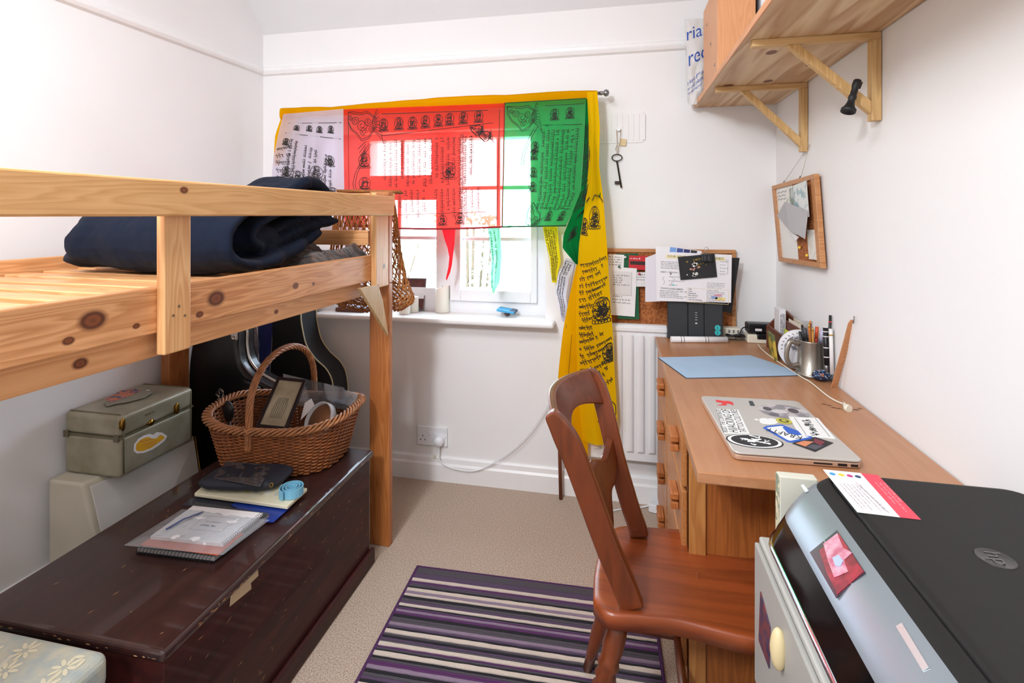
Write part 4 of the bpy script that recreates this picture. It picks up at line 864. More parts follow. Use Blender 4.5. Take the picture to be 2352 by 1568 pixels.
for k in range(34):
    a = rnd.uniform(0, 6.28); r_ = rnd.uniform(0, .62); P_ = [(cx+rx*(r_*math.cos(a))+rx*.07*rnd.gauss(0, 1), cy+ry*r_*math.sin(a)+ry*.07*rnd.gauss(0, 1)) for _ in range(2)]; P_ = bez([(cx+rx*(r_*math.cos(a)+.14*rnd.uniform(-1, 1)), cy+ry*(r_*math.sin(a)+.14*rnd.uniform(-1, 1)), 0) for _ in range(3)], 6)
    mb.tube([LP.pt(p_.x, p_.y, HL+.0012) for p_ in P_], .0011, 4)
mb.obj('engraved_print', WHS, lt, kind='stuff')
for k in range(7): LP.text('TATTOO '[k], cx-rx*.92, cy+ry*(.1+k*.07), .006, PI/2, HL+.001, parent=lt) if k < 0 else None
e = oval('photo_sticker', mat('photo_grey', '#8a868c', .4, col2='#c9c2c2', vscale=22, ramp=(.45, .55)), 865, 1500, 235, 415)
oval('photo_eye', mat('photo_dark', '#4b484e', .4), 900, 1010, 262, 312, .0004); oval('photo_eye', mat('photo_dark', '#4b484e', .4), 1240, 1370, 285, 345, .0004); oval('photo_mouth', mat('photo_mid', '#66606a', .4), 980, 1110, 345, 385, .0004); oval('photo_cheek', mat('photo_light', '#cfc8c8', .4), 1020, 1220, 300, 350, .0004)
# fruit shaped emblem
def apple(x, y): return lxy(*px2([(x, y)])[0])
LP.polys([[apple(*p_) for p_ in ((845, 425), (855, 470), (900, 492), (980, 498), (1060, 495), (1100, 470), (1090, 445), (1075, 440), (1060, 425), (1000, 415), (960, 422), (930, 412), (880, 412))]], HL, 'emblem', WHS, lt)
LP.polys([[apple(*p_) for p_ in ((775, 425), (800, 440), (838, 445), (835, 432), (805, 420))]], HL, 'emblem_leaf', WHS, lt)
oval('round_badge', mat('badge_yellow', '#c9c04a', .5), 1080, 1280, 415, 490, .0004); oval('round_badge_ring', mat('badge_dark', '#5c5a2c', .5), 1080, 1280, 415, 490, .0008, .62); oval('round_badge_dot', mat('badge_yellow', '#c9c04a', .5), 1080, 1280, 415, 490, .0012, .34)
# white note sticker with a row of handwriting
sticker('note_sticker', WHS, px2([(1240, 392), (1640, 412), (1880, 695), (1400, 652)]), th=.0004)
u0, u1 = lxy(*px2([(1600, 640)])[0]), lxy(*px2([(1470, 430)])[0])
rr_ = random.Random(2); mb = MB()
for k in range(9):
    t_ = k/9; a_, b_ = u0[0]*(1-t_)+u1[0]*t_, u0[1]*(1-t_)+u1[1]*t_
    for kk in range(3): P_ = [LP.pt(a_+rr_.uniform(-.010, .010), b_+rr_.uniform(-.005, .005), HL+.0008) for _ in range(3)]; mb.tube(P_, .0007, 4)
mb.obj('handwriting', BKS, lt, kind='stuff')
for A_, B_ in (((1320, 405), (1480, 640)), ((1600, 415), (1800, 665))):
    a_, b_ = lxy(*px2([A_])[0]), lxy(*px2([B_])[0]); MB().tube([LP.pt(*a_, HL+.0006), LP.pt(*b_, HL+.0006)], .0005, 4).obj('border_line', BKS, lt)
# blue framed KRAFTY sticker, upside down
sticker('krafty_sticker', BLS, px2([(895, 545), (940, 520), (1150, 500), (1180, 510), (1440, 650), (1560, 660), (1550, 695), (1290, 742), (1230, 735)]), th=.0006)
LP.polys([[lxy(*p_) for p_ in px2([(945, 545), (1140, 522), (1175, 530), (1390, 640), (1525, 672), (1270, 722), (1235, 715)])]], HL+.0007, 'white_field', WHS, lt)
LP.polys([[lxy(*p_) for p_ in px2([(1160, 545), (1200, 525), (1370, 590), (1420, 645), (1350, 650), (1230, 620)])]], HL+.0011, 'blue_badge', BLS, lt)
u0, u1 = lxy(*px2([(1440, 672)])[0]), lxy(*px2([(965, 548)])[0]); ang = math.atan2(u1[1]-u0[1], u1[0]-u0[0]); ln_ = math.hypot(u1[0]-u0[0], u1[1]-u0[1])
LP.text('KRAFTY', u0[0], u0[1], .030, ang, HL+.0014, parent=lt, sx=ln_/(max(p_[0] for p_ in textpolys('KRAFTY')[0])*.030), m=BKS)
sticker('picture_sticker', BKS, px2([(1290, 755), (1440, 690), (1600, 668), (1850, 748), (1600, 868)]), th=.0005)
LP.polys([[lxy(*p_) for p_ in px2([(1340, 755), (1450, 722), (1580, 735), (1470, 800)])]], HL+.0006, 'orange_field', mat('orange_print', '#d98a62', .5), lt)
LP.polys([[lxy(*p_) for p_ in px2([(1590, 690), (1740, 735), (1680, 790), (1580, 740)])]], HL+.0006, 'red_field', mat('maroon_print', '#7c3440', .5), lt)
LP.polys([[lxy(*p_) for p_ in px2([(1480, 805), (1560, 770), (1720, 790), (1610, 845)])]], HL+.0006, 'grey_field', mat('slate_print', '#50505a', .5), lt)
LP.polys([[lxy(*p_) for p_ in px2([(255, 165), (300, 170), (370, 180), (430, 180), (490, 200), (500, 240), (440, 215), (400, 215), (410, 238), (270, 238), (340, 225), (350, 205), (270, 195)])]], HL, 'red_creature_sticker', RDS, lt)
sticker('tiny_label', mat('slate_label', '#3c4448', .5), px2([(725, 243), (790, 245), (755, 182), (702, 180)]))

# ================================================================== letter rack, tape, tankard and pens at the back right
ZK = ZD
RKW = wood('rack_wood', '#7a3f22', '#4e2412', axis=0, rough=.45)
rk = thing('letter_rack', 'dark wooden three sided letter rack holding papers beside the adaptor', 'letter rack', q(1820, 800, z=ZD))
def wp(px, py, y): return q(px, py, y=y)
y0_ = 1.93; RKX0, RKX1, RKY0, RKY1 = .562, .636, 1.855, 2.12
tz = .885
MB().hexa([(RKX1-.008, RKY0, ZK), (RKX1, RKY0, ZK), (RKX1, RKY1, ZK), (RKX1-.008, RKY1, ZK)], [(RKX1-.008, RKY0, tz-.035), (RKX1, RKY0, tz-.035), (RKX1, RKY1, tz), (RKX1-.008, RKY1, tz)]).obj('back_panel', RKW, rk, bevel=.001)
MB().prism([(RKX0, RKY0, ZK), (RKX1-.0085, RKY0, ZK), (RKX1-.0085, RKY0, tz-.035), (RKX0, RKY0, ZK+.10)], (0, .008, 0)).obj('end_panel', RKW, rk, bevel=.001)
MB().prism([(RKX0, RKY1-.008, ZK), (RKX1-.0085, RKY1-.008, ZK), (RKX1-.0085, RKY1-.008, tz), (RKX0+.03, RKY1-.008, tz-.03), (RKX0, RKY1-.008, ZK+.08)], (0, .008, 0)).obj('end_panel', RKW, rk, bevel=.001)
MB().box(RKX0+.002, RKX0+.010, RKY0+.009, RKY1-.009, ZK, ZK+.085).obj('front_panel', RKW, rk, bevel=.001)
MB().box(RKX0+.036, RKX0+.040, RKY0+.009, RKY1-.009, ZK, ZK+.125).obj('divider', RKW, rk)
MB().box(RKX0+.010, RKX1-.0085, RKY0+.009, RKY1-.009, ZK, ZK+.006).obj('bottom', RKW, rk)
def sideset(name, x0, x1, y0, y1, z1, m, label, cat='paper', tilt=0):
    t = thing(name, label, cat, ((x0+x1)/2, (y0+y1)/2, ZK+.007)); MB().hexa([(x0, y0, ZK+.0065), (x1, y0, ZK+.0065), (x1, y1, ZK+.0065), (x0, y1, ZK+.0065)], [(x0+tilt, y0, z1), (x1+tilt, y0, z1), (x1+tilt, y1, z1), (x0+tilt, y1, z1)]).obj('body', m, t, bevel=.001); return t
t = sideset('white_box', RKX0+.012, RKX0+.034, 2.00, 2.06, ZK+.165, mat('box_white', '#e6e4e6', .5), 'tall narrow white box with grey print standing in the letter rack', 'box')
MB().box(RKX0+.015, RKX0+.031, 1.9985, 1.9998, ZK+.05, ZK+.15).obj('print', mat('grey_print', '#8f8b92', .6, col2='#d0ccd0', vscale=160), t)
sideset('postcard', RKX0+.043, RKX0+.0445, 1.87, 2.0, ZK+.135, mat('card_cream', '#e9dccb', .7, col2='#3b3234', vscale=26, ramp=(.3, .5)), 'cream card with dark picture in the middle of the letter rack', 'card')
sideset('postcard', RKX0+.056, RKX0+.0575, 1.87, 1.99, ZK+.14, mat('card_white', '#eee6dc', .7, col2='#c9b89c', vscale=22), 'pale card behind in the letter rack', 'card')
sideset('sticky_notes', RKX0+.0125, RKX0+.0155, 1.88, 1.95, ZK+.108, mat('neon', '#e3d63a', .6, col2='#3fb07a', vscale=30, ramp=(.42, .5)), 'yellow and green sticky notes in the front of the letter rack', 'notes')
p = q(1782, 812, z=ZD); p.x = .548; p.y = 1.93
t = thing('leaning_book', 'small cream booklet with green cover leaning on the end of the letter rack', 'book', p)
MB().hexa([(p.x-.012, p.y-.02, ZD+.0005), (p.x-.004, p.y-.024, ZD+.0005), (p.x+.0, p.y+.06, ZD+.0005), (p.x-.008, p.y+.06, ZD+.0005)], [(p.x-.024, p.y-.02, ZD+.092), (p.x-.016, p.y-.024, ZD+.092), (p.x-.010, p.y+.06, ZD+.088), (p.x-.018, p.y+.06, ZD+.088)]).obj('cover', mat('book_green', '#5f6a3a', .6, col2='#c9a63a', vscale=24, ramp=(.45, .55)), t, bevel=.001)
# round patterned disc standing behind the tankard
c = q(1838, 803, y=1.825)
t = thing('round_tin', 'round white patterned tin lid standing on edge behind the tankard', 'tin', Vector((c.x, 1.825, ZD))); R_ = c.z-ZD-.001
ax = Vector((-.25, -1, .12)).normalized()
MB().lathe([(R_, -.008), (R_, .002), (R_*.94, .004), (.001, .004)], c, 40, ax).obj('lid', mat('tin_white', '#dcd8da', .4), t)
a1 = ax.cross(Vector((0, 0, 1))).normalized(); a2 = a1.cross(ax); PT = Pl(c+ax*.0045, -a1 if a1.x < 0 else a1, (0, 0, 1))
if PT.n.dot(ax) < 0: PT.n = -PT.n
PT.polys([circ(0, 0, R_*.72, R_*.72, 36)], 0, 'dark_centre', mat('tin_grey', '#77747a', .5, col2='#d8d4d6', vscale=90, ramp=(.45, .55)), t)
mb = MB()
for k in range(26):
    a_ = k*2*PI/26; mb.tube([PT.pt(R_*.80*math.cos(a_), R_*.80*math.sin(a_), .0006), PT.pt(R_*.87*math.cos(a_+.08), R_*.87*math.sin(a_+.08), .0006)], .0008, 4)
mb.obj('rim_lettering', BKS, t, kind='stuff'); PT.sheet(-R_*.35, R_*.5, -R_*.5, -R_*.33, .0006, .001, 'red_band', WHS, t); PT.words(-R_*.30, -R_*.46, R_*.75, 1, .01, .006, h=.0014, m=RDS, parent=t)
# tankard
c = q(1868, 862, z=ZD); c.x = min(c.x, .600); R_ = .0385
tk = thing('tankard', 'dull metal tankard with a big handle full of pens', 'mug', c)
MB().lathe([(.001, .001), (R_+.004, .001), (R_+.006, .004), (R_+.004, .010), (R_, .013), (R_-.002, .108), (R_-.001, .112), (R_-.004, .112), (R_-.005, .02), (.001, .018)], c, 40).obj('body', mat('pewter', '#a29c92', .36, metal=.9, var=.15, vscale=14), tk)
hp = bez([c+Vector((-R_+.002, -.005, .098)), c+Vector((-R_-.022, -.010, .106)), c+Vector((-R_-.034, -.012, .080)), c+Vector((-R_-.034, -.012, .050)), c+Vector((-R_-.020, -.009, .030)), c+Vector((-R_+.002, -.005, .034))], 30)
MB().tube(hp, .0055, 8, flat=1.5).obj('handle', MATS['pewter'], tk)
def pen(label, base, top, r, m, cat='pen', tipm=None, cap=None):
    t = thing(name_of.get(cat, cat), label, cat, base); MB().tube([base, base*.5+top*.5, top], r, 10).obj('barrel', m, t)
    d_ = (top-base).normalized()
    if tipm: MB().tube([top+d_*.0003, top+d_*.004, top+d_*.012], [r*1.02, r*.9, r*.25], 10).obj('tip', tipm, t)
    if cap: MB().tube([top-d_*.035, top+d_*.001], r*1.18, 10).obj('cap', cap, t)
    return t
name_of = {}
zi = .023
GOLD = mat('gold_ink', '#c9a24a', .4, metal=.6); ORG = mat('orange', '#d2782c', .5); REDP = mat('red_pen', '#b42c28', .4)
for lab, bx, by, tx, ty, tzp, r_, m_, kw in (
    ('black pen leaning far left in the tankard', -.010, .0, -.034, -.006, .138, .004, BLACK, {}),
    ('thick black marker leaning left in the tankard', -.004, -.006, -.022, -.012, .150, .0052, BLACK, dict(cap=mat('cap_grey', '#3a3b40', .4))),
    ('orange pencil in the middle of the tankard', .004, .004, -.004, .002, .152, .0035, ORG, dict(tipm=GOLD)),
    ('amber pencil just right of the orange one in the tankard', .008, -.002, .004, -.004, .142, .0034, mat('amber', '#c98c32', .5), dict(tipm=GOLD)),
    ('red pen at the right side of the tankard', .012, .006, .020, .006, .152, .0042, REDP, dict(cap=mat('cap_orange', '#d4562c', .4))),
    ('dark red pencil behind the red pen in the tankard', .014, .012, .024, .014, .145, .0038, mat('dark_red', '#7c1f22', .5), {}),
    ('slim black pen at the back left of the tankard', -.012, .010, -.020, .016, .155, .0035, BLACK, {}),
    ('brown pencil at the back of the tankard', .0, .016, .006, .022, .158, .0035, mat('pencil_brown', '#8a4a2a', .5), dict(tipm=ORG)),
    ('blue topped pen at the right rim of the tankard', .018, -.006, .030, -.008, .146, .0042, mat('blue_pen', '#2a3a7c', .4), dict(cap=mat('lilac', '#c8c4e0', .4)))):
    pen(lab, c+Vector((bx, by, zi)), c+Vector((tx, ty, tzp)), r_, m_, **kw)
p = c+Vector((-.002, .012, .0)); t = thing('clear_ruler', 'short clear plastic set square standing in the tankard', 'ruler', p+Vector((0, 0, zi))); MB().hexa([(p.x-.012, p.y+.013, ZD+zi), (p.x+.012, p.y+.013, ZD+zi), (p.x+.012, p.y+.0145, ZD+zi), (p.x-.012, p.y+.0145, ZD+zi)], [(p.x-.012, p.y+.018, ZD+.165), (p.x+.018, p.y+.018, ZD+.165), (p.x+.018, p.y+.0195, ZD+.165), (p.x-.012, p.y+.0195, ZD+.165)]).obj('blade', clear('clear_plastic', '#e6e8ea', .12, .1, .15), t)
# brush pens against the wall
def wallpen(name, label, px0, py0, px1, py1, x, r_, m_, rings=None, cat='pen', z0=None):
    a_ = q(px0, py0, x=x); b_ = q(px1, py1, x=x); t = thing(name, label, cat, a_); MB().tube([a_, b_], r_, 12).obj('barrel', m_, t)
    for f_ in rings or (): MB().tube([a_*(1-f_)+b_*f_, a_*(1-f_-.025)+b_*(f_+.025)], r_*1.08, 12).obj('white_ring', PAPER, t)
    return t, a_, b_
t, a_, b_ = wallpen('brush_pen', 'fat black pen with white rings standing right of the tankard', 1899, 838, 1896, 752, .623, .0072, BLACK, (.2, .45, .75, .88, 1.0)); 
MB().tube([a_, a_+Vector((0, 0, -.012)), Vector((a_.x, a_.y, ZD+.002))], [.0072, .005, .0015], 10).obj('nib', GREYP, t)
t, a_, b_ = wallpen('white_pen', 'white pen with brass band standing by the wall right of the ringed pen', 1911, 858, 1908, 755, .633, .0055, PAPER, ()); MB().tube([a_*.15+b_*.85, a_*.12+b_*.88], .006, 12).obj('band', GOLD, t)
t, a_, b_ = wallpen('black_pencil', 'thin black pencil with red stripe standing tallest against the wall', 1902, 855, 1907, 724, .638, .0038, BLACK, ()); MB().tube([a_*.12+b_*.88, a_*.10+b_*.90], .0041, 10).obj('red_stripe', RDS, t)
# wooden ruler leaning on the wall
A_, B_ = q(1917, 889, z=ZD+.001), q(1956, 735, x=.641)
t = thing('wooden_ruler', 'wooden ruler leaning upright against the wall at the right of the pens', 'ruler', A_)
dv = (B_-A_); PRu = Pl(A_, (1, .25, 0), dv); RUL = wood('ruler_wood', '#cd8f5e', '#a4683a', axis=2, strength=.3)
L_ = dv.length; PRu.polys([[(-.009, 0), (.009, 0), (.009, L_-.01), (.004, L_), (-.004, L_), (-.009, L_-.01)]], -.003, 'blade', RUL, t, th=.003)
mb = MB()
for k in range(14): mb.hexa([PRu.pt(.004 if k % 2 else .001, .012+k*.0115, .0002), PRu.pt(.009, .012+k*.0115, .0002), PRu.pt(.009, .0125+k*.0115, .0002), PRu.pt(.004 if k % 2 else .001, .0125+k*.0115, .0002)], [PRu.pt(.004 if k % 2 else .001, .012+k*.0115, .0004), PRu.pt(.009, .012+k*.0115, .0004), PRu.pt(.009, .0125+k*.0115, .0004), PRu.pt(.004 if k % 2 else .001, .0125+k*.0115, .0004)])
mb.obj('tick_marks', SC, t, kind='stuff')
p = q(1962, 726, x=.636); MB().tube([p+Vector((-.002, 0, -.02)), p], .0018, 8).obj('nail', GREYP, None, label='small grey nail in the wall behind the wooden ruler tip', cat='nail') 
# dotted stone
c = q(1895, 866, z=ZD+.012); c.x = min(c.x, .612); c.z = ZD+.0165
ds = thing('painted_stone', 'dark blue stone painted with white and orange dots beside the tankard', 'stone', Vector((c.x, c.y, ZD)))
RS = (.027, .022, .016); MB().blob(c, RS, 20, 14).obj('stone', mat('navy_stone', '#1c2c4c', .4), ds)
rnd = random.Random(11); dm = {0: mat('dot_white', '#dfe8ee', .5), 1: mat('dot_orange', '#dd8a52', .5), 2: mat('dot_blue', '#3f7ab8', .5)}
for kind_, nn, rr in ((0, 70, .0014), (2, 22, .0022), (1, 10, .0026)):
    mb = MB()
    for k in range(nn):
        th = rnd.uniform(0, 6.28); ph = rnd.uniform(-.4, 1.4); n_ = Vector((math.cos(th)*math.cos(ph), math.sin(th)*math.cos(ph), math.sin(ph))); p = c+Vector((n_.x*RS[0], n_.y*RS[1], n_.z*RS[2])); mb.lathe([(rr, -.0002), (rr*.7, .0006), (.0001, .0008)], p, 8, n_)
    mb.obj('dot', dm[kind_], ds, kind='stuff')
# ================================================================== shelf
SB, ST = 1.706, 1.724
SX0 = .325
SHW = wood('shelf_pine', '#e8cba2', '#b27c48', axis=1, rough=.5, knots=[(x, y, 0, r) for x, y, r in ((-.10, .42, .014), (.02, .38, .012), (.09, .20, .010), (-.06, .05, .012))], strength=.7, bands=12, grain=.5)
sh = thing('wall_shelf', 'long pine shelf board on wooden brackets high on the right wall', 'shelf', (.485, 1.5, SB))
MB().box(SX0, XR-.002, .55, 2.285, SB, ST).obj('board', SHW, sh, bevel=.001)
MB().box(SX0-.004, SX0-.0002, .55, 2.285, SB, ST).obj('edge_strip', wood('edge_strip', '#e9a874', '#c98350', axis=1), sh)
BKW = wood('bracket_wood', '#e3bd85', '#c0915a', axis=0, rough=.55, knots=[(.12, 0, -.14, .006)])
for yb, dz, zb in ((1.925, .0, 1.468), (1.425, .0, 1.485)):
    bk_ = thing('shelf_bracket', 'pine triangle bracket under the far end of the shelf' if yb > 1.6 else 'pine triangle bracket under the nearer part of the shelf, black whistle hooked on', 'bracket', (.62, yb, zb), 0, 'shelf brackets')
    if yb < 1.6: bk_['label'] = 'nearer pine triangle shelf bracket, the one with the black torch hanging on it'
    MB().box(SX0+.02, XR-.002, yb, yb+.024, SB-.0185, SB-.0005).obj('arm', BKW, bk_, bevel=.001)
    MB().box(XR-.024, XR-.002, yb-.001, yb+.023, zb, SB-.019).obj('upright', wood('bracket_up_%d' % (yb*100), '#dfb87e', '#b58a54', axis=2, rough=.55), bk_, bevel=.001)
    a_, b_ = (SX0+.115, SB-.019), (XR-.024, zb+.035)
    MB().prism([(a_[0]-.012, yb+.001, a_[1]), (a_[0]+.016, yb+.001, a_[1]), (b_[0], yb+.001, b_[1]+.014), (b_[0], yb+.001, b_[1]-.018)], (0, .020, 0)).obj('strut', wood('bracket_strut_%d' % (yb*100), '#e0b87c', '#b98c52', axis=2, rough=.55), bk_, bevel=.001)
p0, p1 = q(1970, 184, y=1.40), q(1946, 262, y=1.385)
t = thing('torch', 'small black torch hanging from the nearer shelf bracket', 'torch', p1); dd = p1-p0
MB().lathe([(.001, 0), (.0085, .001), (.0095, .010), (.0085, .020), (.0075, .022), (.0075, .040), (.009, .044), (.009, .050), (.0075, .053), (.0085, .062), (.0125, .074), (.0165, .078), (.0165, .086), (.013, .0875), (.012, .084), (.001, .083)], p0, 20, dd).obj('body', mat('rubber_black', '#16171a', .55), t)
MB().tube([p0+dd*.25+Vector((.010, .0, 0)), p0+dd*.1+Vector((.016, .01, .004)), p0+Vector((.014, .016, -.006))], .002, 6).obj('loop', BLACK, t)
# box and bag at the end of the shelf
t = thing('wooden_crate', 'orange pine crate standing at the far end of the shelf', 'crate', (.40, 2.03, ST))
CRW = wood('crate_wood', '#e8a877', '#c9824e', axis=2, rough=.45, strength=.3)
CX0, CX1, CY0, CY1, CZ1 = .338, .46, 1.86, 2.15, 2.06
MB().box(CX0, CX1, CY0, CY0+.014, ST+.001, CZ1).obj('end_panel', CRW, t, bevel=.001); MB().box(CX0, CX1, CY1-.014, CY1, ST+.001, CZ1).obj('end_panel', CRW, t, bevel=.001)
MB().box(CX0, CX0+.012, CY0+.0145, CY1-.0145, ST+.001, CZ1).obj('side_panel', CRW, t, bevel=.001); MB().box(CX1-.012, CX1, CY0+.0145, CY1-.0145, ST+.001, CZ1).obj('side_panel', CRW, t, bevel=.001)
for k in range(3): MB().tube([(CX0-.002, CY0+.05+.08*k, 1.78+.10*k), (CX0+.001, CY0+.05+.08*k, 1.78+.1*k)], .005, 10).obj('screw_head', GREYP, t)
t = thing('grey_folder', 'grey ring folder standing next to the crate on the shelf', 'folder', (.51, 1.95, ST)); MB().box(.472, .53, 1.86, 2.12, ST+.001, 2.04).obj('cover', mat('folder_grey', '#8e9097', .5), t, bevel=.003); MB().box(.476, .526, 1.857, 1.8605, 1.8, 1.98).obj('spine_label', PAPER, t)
BAG = mat('bag_plastic', '#dedcda', .45, var=.06, vscale=9, bump=.4, bscale=22)
bg_ = thing('carrier_bag', 'crumpled white plastic bag with blue lettering hanging over the shelf end', 'bag', q(1595, 240, y=2.22))
BL = [(1572, 44), (1574, 90), (1576, 150), (1577, 205), (1581, 240)]; BR_ = [(1640, 40), (1640, 90), (1640, 140), (1630, 190), (1608, 240)]
def bagS(s_):
    def S(u, v):
        l = pl_interp(BL, v); r = pl_interp(BR_, v); px = l[0]*(1-u)+r[0]*u; py = l[1]*(1-u)+r[1]*u
        bulge = math.sin(PI*min(1, max(0, u)))**.5*(.035*(.4+.6*v))
        return q(px, py, y=2.225-s_*bulge+.008*noise.noise(Vector((u*4, v*7, s_))))
    return S
MB().grid(bagS(1), 26, 40).obj('front', BAG, bg_); MB().grid(bagS(-1), 26, 40).obj('back', BAG, bg_)
BLI = mat('bag_blue', '#1f4fb0', .5)
def bagtext(t, u0, v0, size, slope=0, sx=1):
    v_, f_ = textpolys(t); mb = MB(); S = bagS(1)
    for x, y in v_:
        p = S(min(.98, max(.02, u0+x*size*sx)), v0-y*size*.36+slope*x*size); p.y -= .0012; mb._p(p)
    for F_ in f_: mb.face(F_)
    mb.obj('lettering', BLI, bg_)
bagtext('rian', .02, .27, .62, -.10, .9); bagtext('recu', .06, .52, .62, -.10, .85)
for k, tx in enumerate(('t least 8** of', 'or old plastic', 'co.uk/recycl')): bagtext(tx, .04, .72+k*.065, .20, -.10, .62)
# ================================================================== small board on the right wall
pts = [q(*p_, x=.628) for p_ in ((1777, 427), (1876, 399), (1892, 616), (1793, 600))]
wb = thing('memo_board', 'small framed board, half white half cork, hung by string on the right wall', 'notice board', (XR-.02, (pts[0].y+pts[1].y)/2, pts[2].z))
TL, TR, BR2, BL2 = pts; cen = (TL+TR+BR2+BL2)/4
def inn(p, f_): return cen+(p-cen)*f_
def wq(u, v, h=0): p = (TL*(1-u)+TR*u)*(1-v)+(BL2*(1-u)+BR2*u)*v; return p+Vector((-h, 0, 0))
FW_ = .085
for (u0, v0, u1, v1) in ((0, 0, 1, .055), (0, .945, 1, 1), (0, .056, .075, .944), (.925, .056, 1, .944)):
    MB().hexa([wq(u0, v1, -.008), wq(u1, v1, -.008), wq(u1, v0, -.008), wq(u0, v0, -.008)], [wq(u0, v1, .008), wq(u1, v1, .008), wq(u1, v0, .008), wq(u0, v0, .008)]).obj('frame', OAK, wb, bevel=.001)
def wsheet(u0, v0, u1, v1, h, name, m, parent, th=.0008, sk=0): return MB().hexa([wq(u0, v1+sk, h), wq(u1, v1, h), wq(u1, v0, h), wq(u0, v0+sk, h)], [wq(u0, v1+sk, h+th), wq(u1, v1, h+th), wq(u1, v0, h+th), wq(u0, v0+sk, h+th)]).obj(name, m, parent)
wsheet(.075, .055, .50, .945, -.004, 'whiteboard', mat('board_white', '#e9e6df', .25), wb, .006); wsheet(.50, .055, .925, .945, -.004, 'cork', CORK, wb, .006)
for u_ in (.30, .68): MB().tube([wq(u_, 0, .004), wq(u_, 0, .004)+Vector((.004, 0, .008))], .0022, 8).obj('hanger', GREYP, wb)
hk = Vector((XR-.026, 1.935, 1.475)); hk = Vector((XR-.004, 1.90, 1.49))
for u_ in (.30, .68): MB().tube([wq(u_, 0, .002)+Vector((.004, 0, .007)), hk], .0007, 5).obj('thread', mat('thread', '#b8a48c', .8), wb)
for i_, (lab, u0, v0, u1, v1, h, mcol, mc2, sk, nm) in enumerate((('white printed leaflet overlapping the middle of the memo board', .40, .12, .62, .52, .012, '#e6e3da', '#b8bcae', .03, 'leaflet'), ('grey photo card pinned near the top of the memo board', .52, .10, .74, .40, .016, '#c3c5c3', '#8d9a8c', 0, 'card'), ('pale blue picture card at the top right of the memo board', .64, .06, .93, .46, .020, '#dfe3e0', '#9fb6bc', .02, 'card'), ('narrow lined list at the lower right of the memo board', .78, .60, .93, .92, .008, '#e9e4da', '#d8d2c6', 0, 'list'))):
    t = thing(nm, lab, 'paper', wq(u0, v1, h)); wsheet(u0, v0, u1, v1, h, 'sheet', mat('wbs%d' % i_, mcol, .6, col2=mc2, vscale=30, ramp=(.4, .5)), t, .0008, sk)
t = thing('folded_paper', 'grey folded paper sticking out from the middle of the memo board', 'paper', wq(.5, .62, .03))
MB().prism([wq(.26, .42, .030), wq(.52, .26, .034), wq(.93, .40, .022), wq(.88, .70, .030), wq(.60, .60, .036)], (-.0012, 0, 0)).obj('sheet', mat('paper_mid', '#b9b6b8', .8), t)
MB().prism([wq(.40, .56, .020), wq(.52, .63, .022), wq(.70, .68, .022), wq(.60, .73, .020), wq(.46, .66, .018)], (-.001, 0, 0)).obj('curled_corner', PAPER, t)
for k, (u_, v_) in enumerate(((.58, .80), (.73, .88))): MB().tube([wq(u_, v_, .003), wq(u_+.03, v_, .012)], [.003, .0045], 10).obj('push_pin', mat('pin_yellow', '#e8c230', .4), None, label=('upper' if k == 0 else 'lower')+' yellow push pin in the bare cork of the memo board', cat='pin')
P5 = [wq(.10, .10+.05*k, .0024) for k in range(3)]
for k in range(3):
    mb = MB(); mb.tube([wq(.10+.03*j, .11+.045*k+.012*math.sin(j*2.1+k), .0026) for j in range(9)], .0008, 4); mb.obj('marker_scribble', MATS['grey_ink'], wb)

# ================================================================== rug
RG = Frame(-0.693, 1.697, 0.025)
def ry(zx, zy): p = RG.Mi @ q(700+zx/2.735, 1250+zy/2.735, z=.008); return p.y
RC = {'c': mat('rug_cream', '#dccabb', .95, var=.1, vscale=300, bump=.8, bscale=500), 'k': mat('rug_black', '#1f1b22', .95, var=.1, vscale=300, bump=.8, bscale=500), 'g': mat('rug_charcoal', '#544d54', .95, var=.15, vscale=300, bump=.8, bscale=500),
      'p': mat('rug_purple', '#5d2f60', .95, var=.15, vscale=300, bump=.8, bscale=500), 'm': mat('rug_mauve', '#5b4660', .95, var=.12, vscale=300, bump=.8, bscale=500), 'l': mat('rug_lilac', '#957f92', .95, var=.1, vscale=300, bump=.8, bscale=500)}
seq = [(0, 'g'), (.030, 'm'), (.052, 'm'), (.066, 'k')]
cr = [(690, 205, 'c', .013, 'pmgk'), (655, 265, 'c', .014, 'l'), (635, 300, 'c', .009, 'kgm'), (600, 360, 'c', .010, 'kmp'), (575, 398, 'l', .008, 'pkgg'), (530, 475, 'l', .011, 'mk'), (500, 518, 'c', .014, 'gkmg'), (455, 595, 'c', .013, 'pgk'), (415, 650, 'c', .015, 'kgpp'), (370, 735, 'l', .013, 'kgmk'), (305, 845, 'c', .014, 'pgk')]
ys = [-ry(a_, b_) for a_, b_, *_ in cr]
for i in range(len(cr)):
    y_ = ys[i]; nxt = ys[i+1] if i+1 < len(cr) else y_+.06
    seq.append((y_, cr[i][2])); y_ += cr[i][3]; n_ = len(cr[i][4])
    for k in range(n_): seq.append((y_+(nxt-y_)*k/n_, cr[i][4][k]))
y_ = seq[-1][0]+.02; rnd = random.Random(5)
while y_ < 1.46:
    for ch in rnd.choice(('cpgk', 'cmgk', 'lkgm', 'cgpk', 'ckgmp')): seq.append((y_, ch)); y_ += rnd.uniform(.010, .02)
rug = thing('striped_rug', 'purple, charcoal and cream striped rug on the carpet', 'rug', RG.w(.4, -.75, 0), .025)
MB(RG.M).box(0, .81, -1.5, 0, .0005, .006).obj('backing', RC['k'], rug)
mb = MB(RG.M); keys = 'ckgpml'; fm = []; nx_ = 70
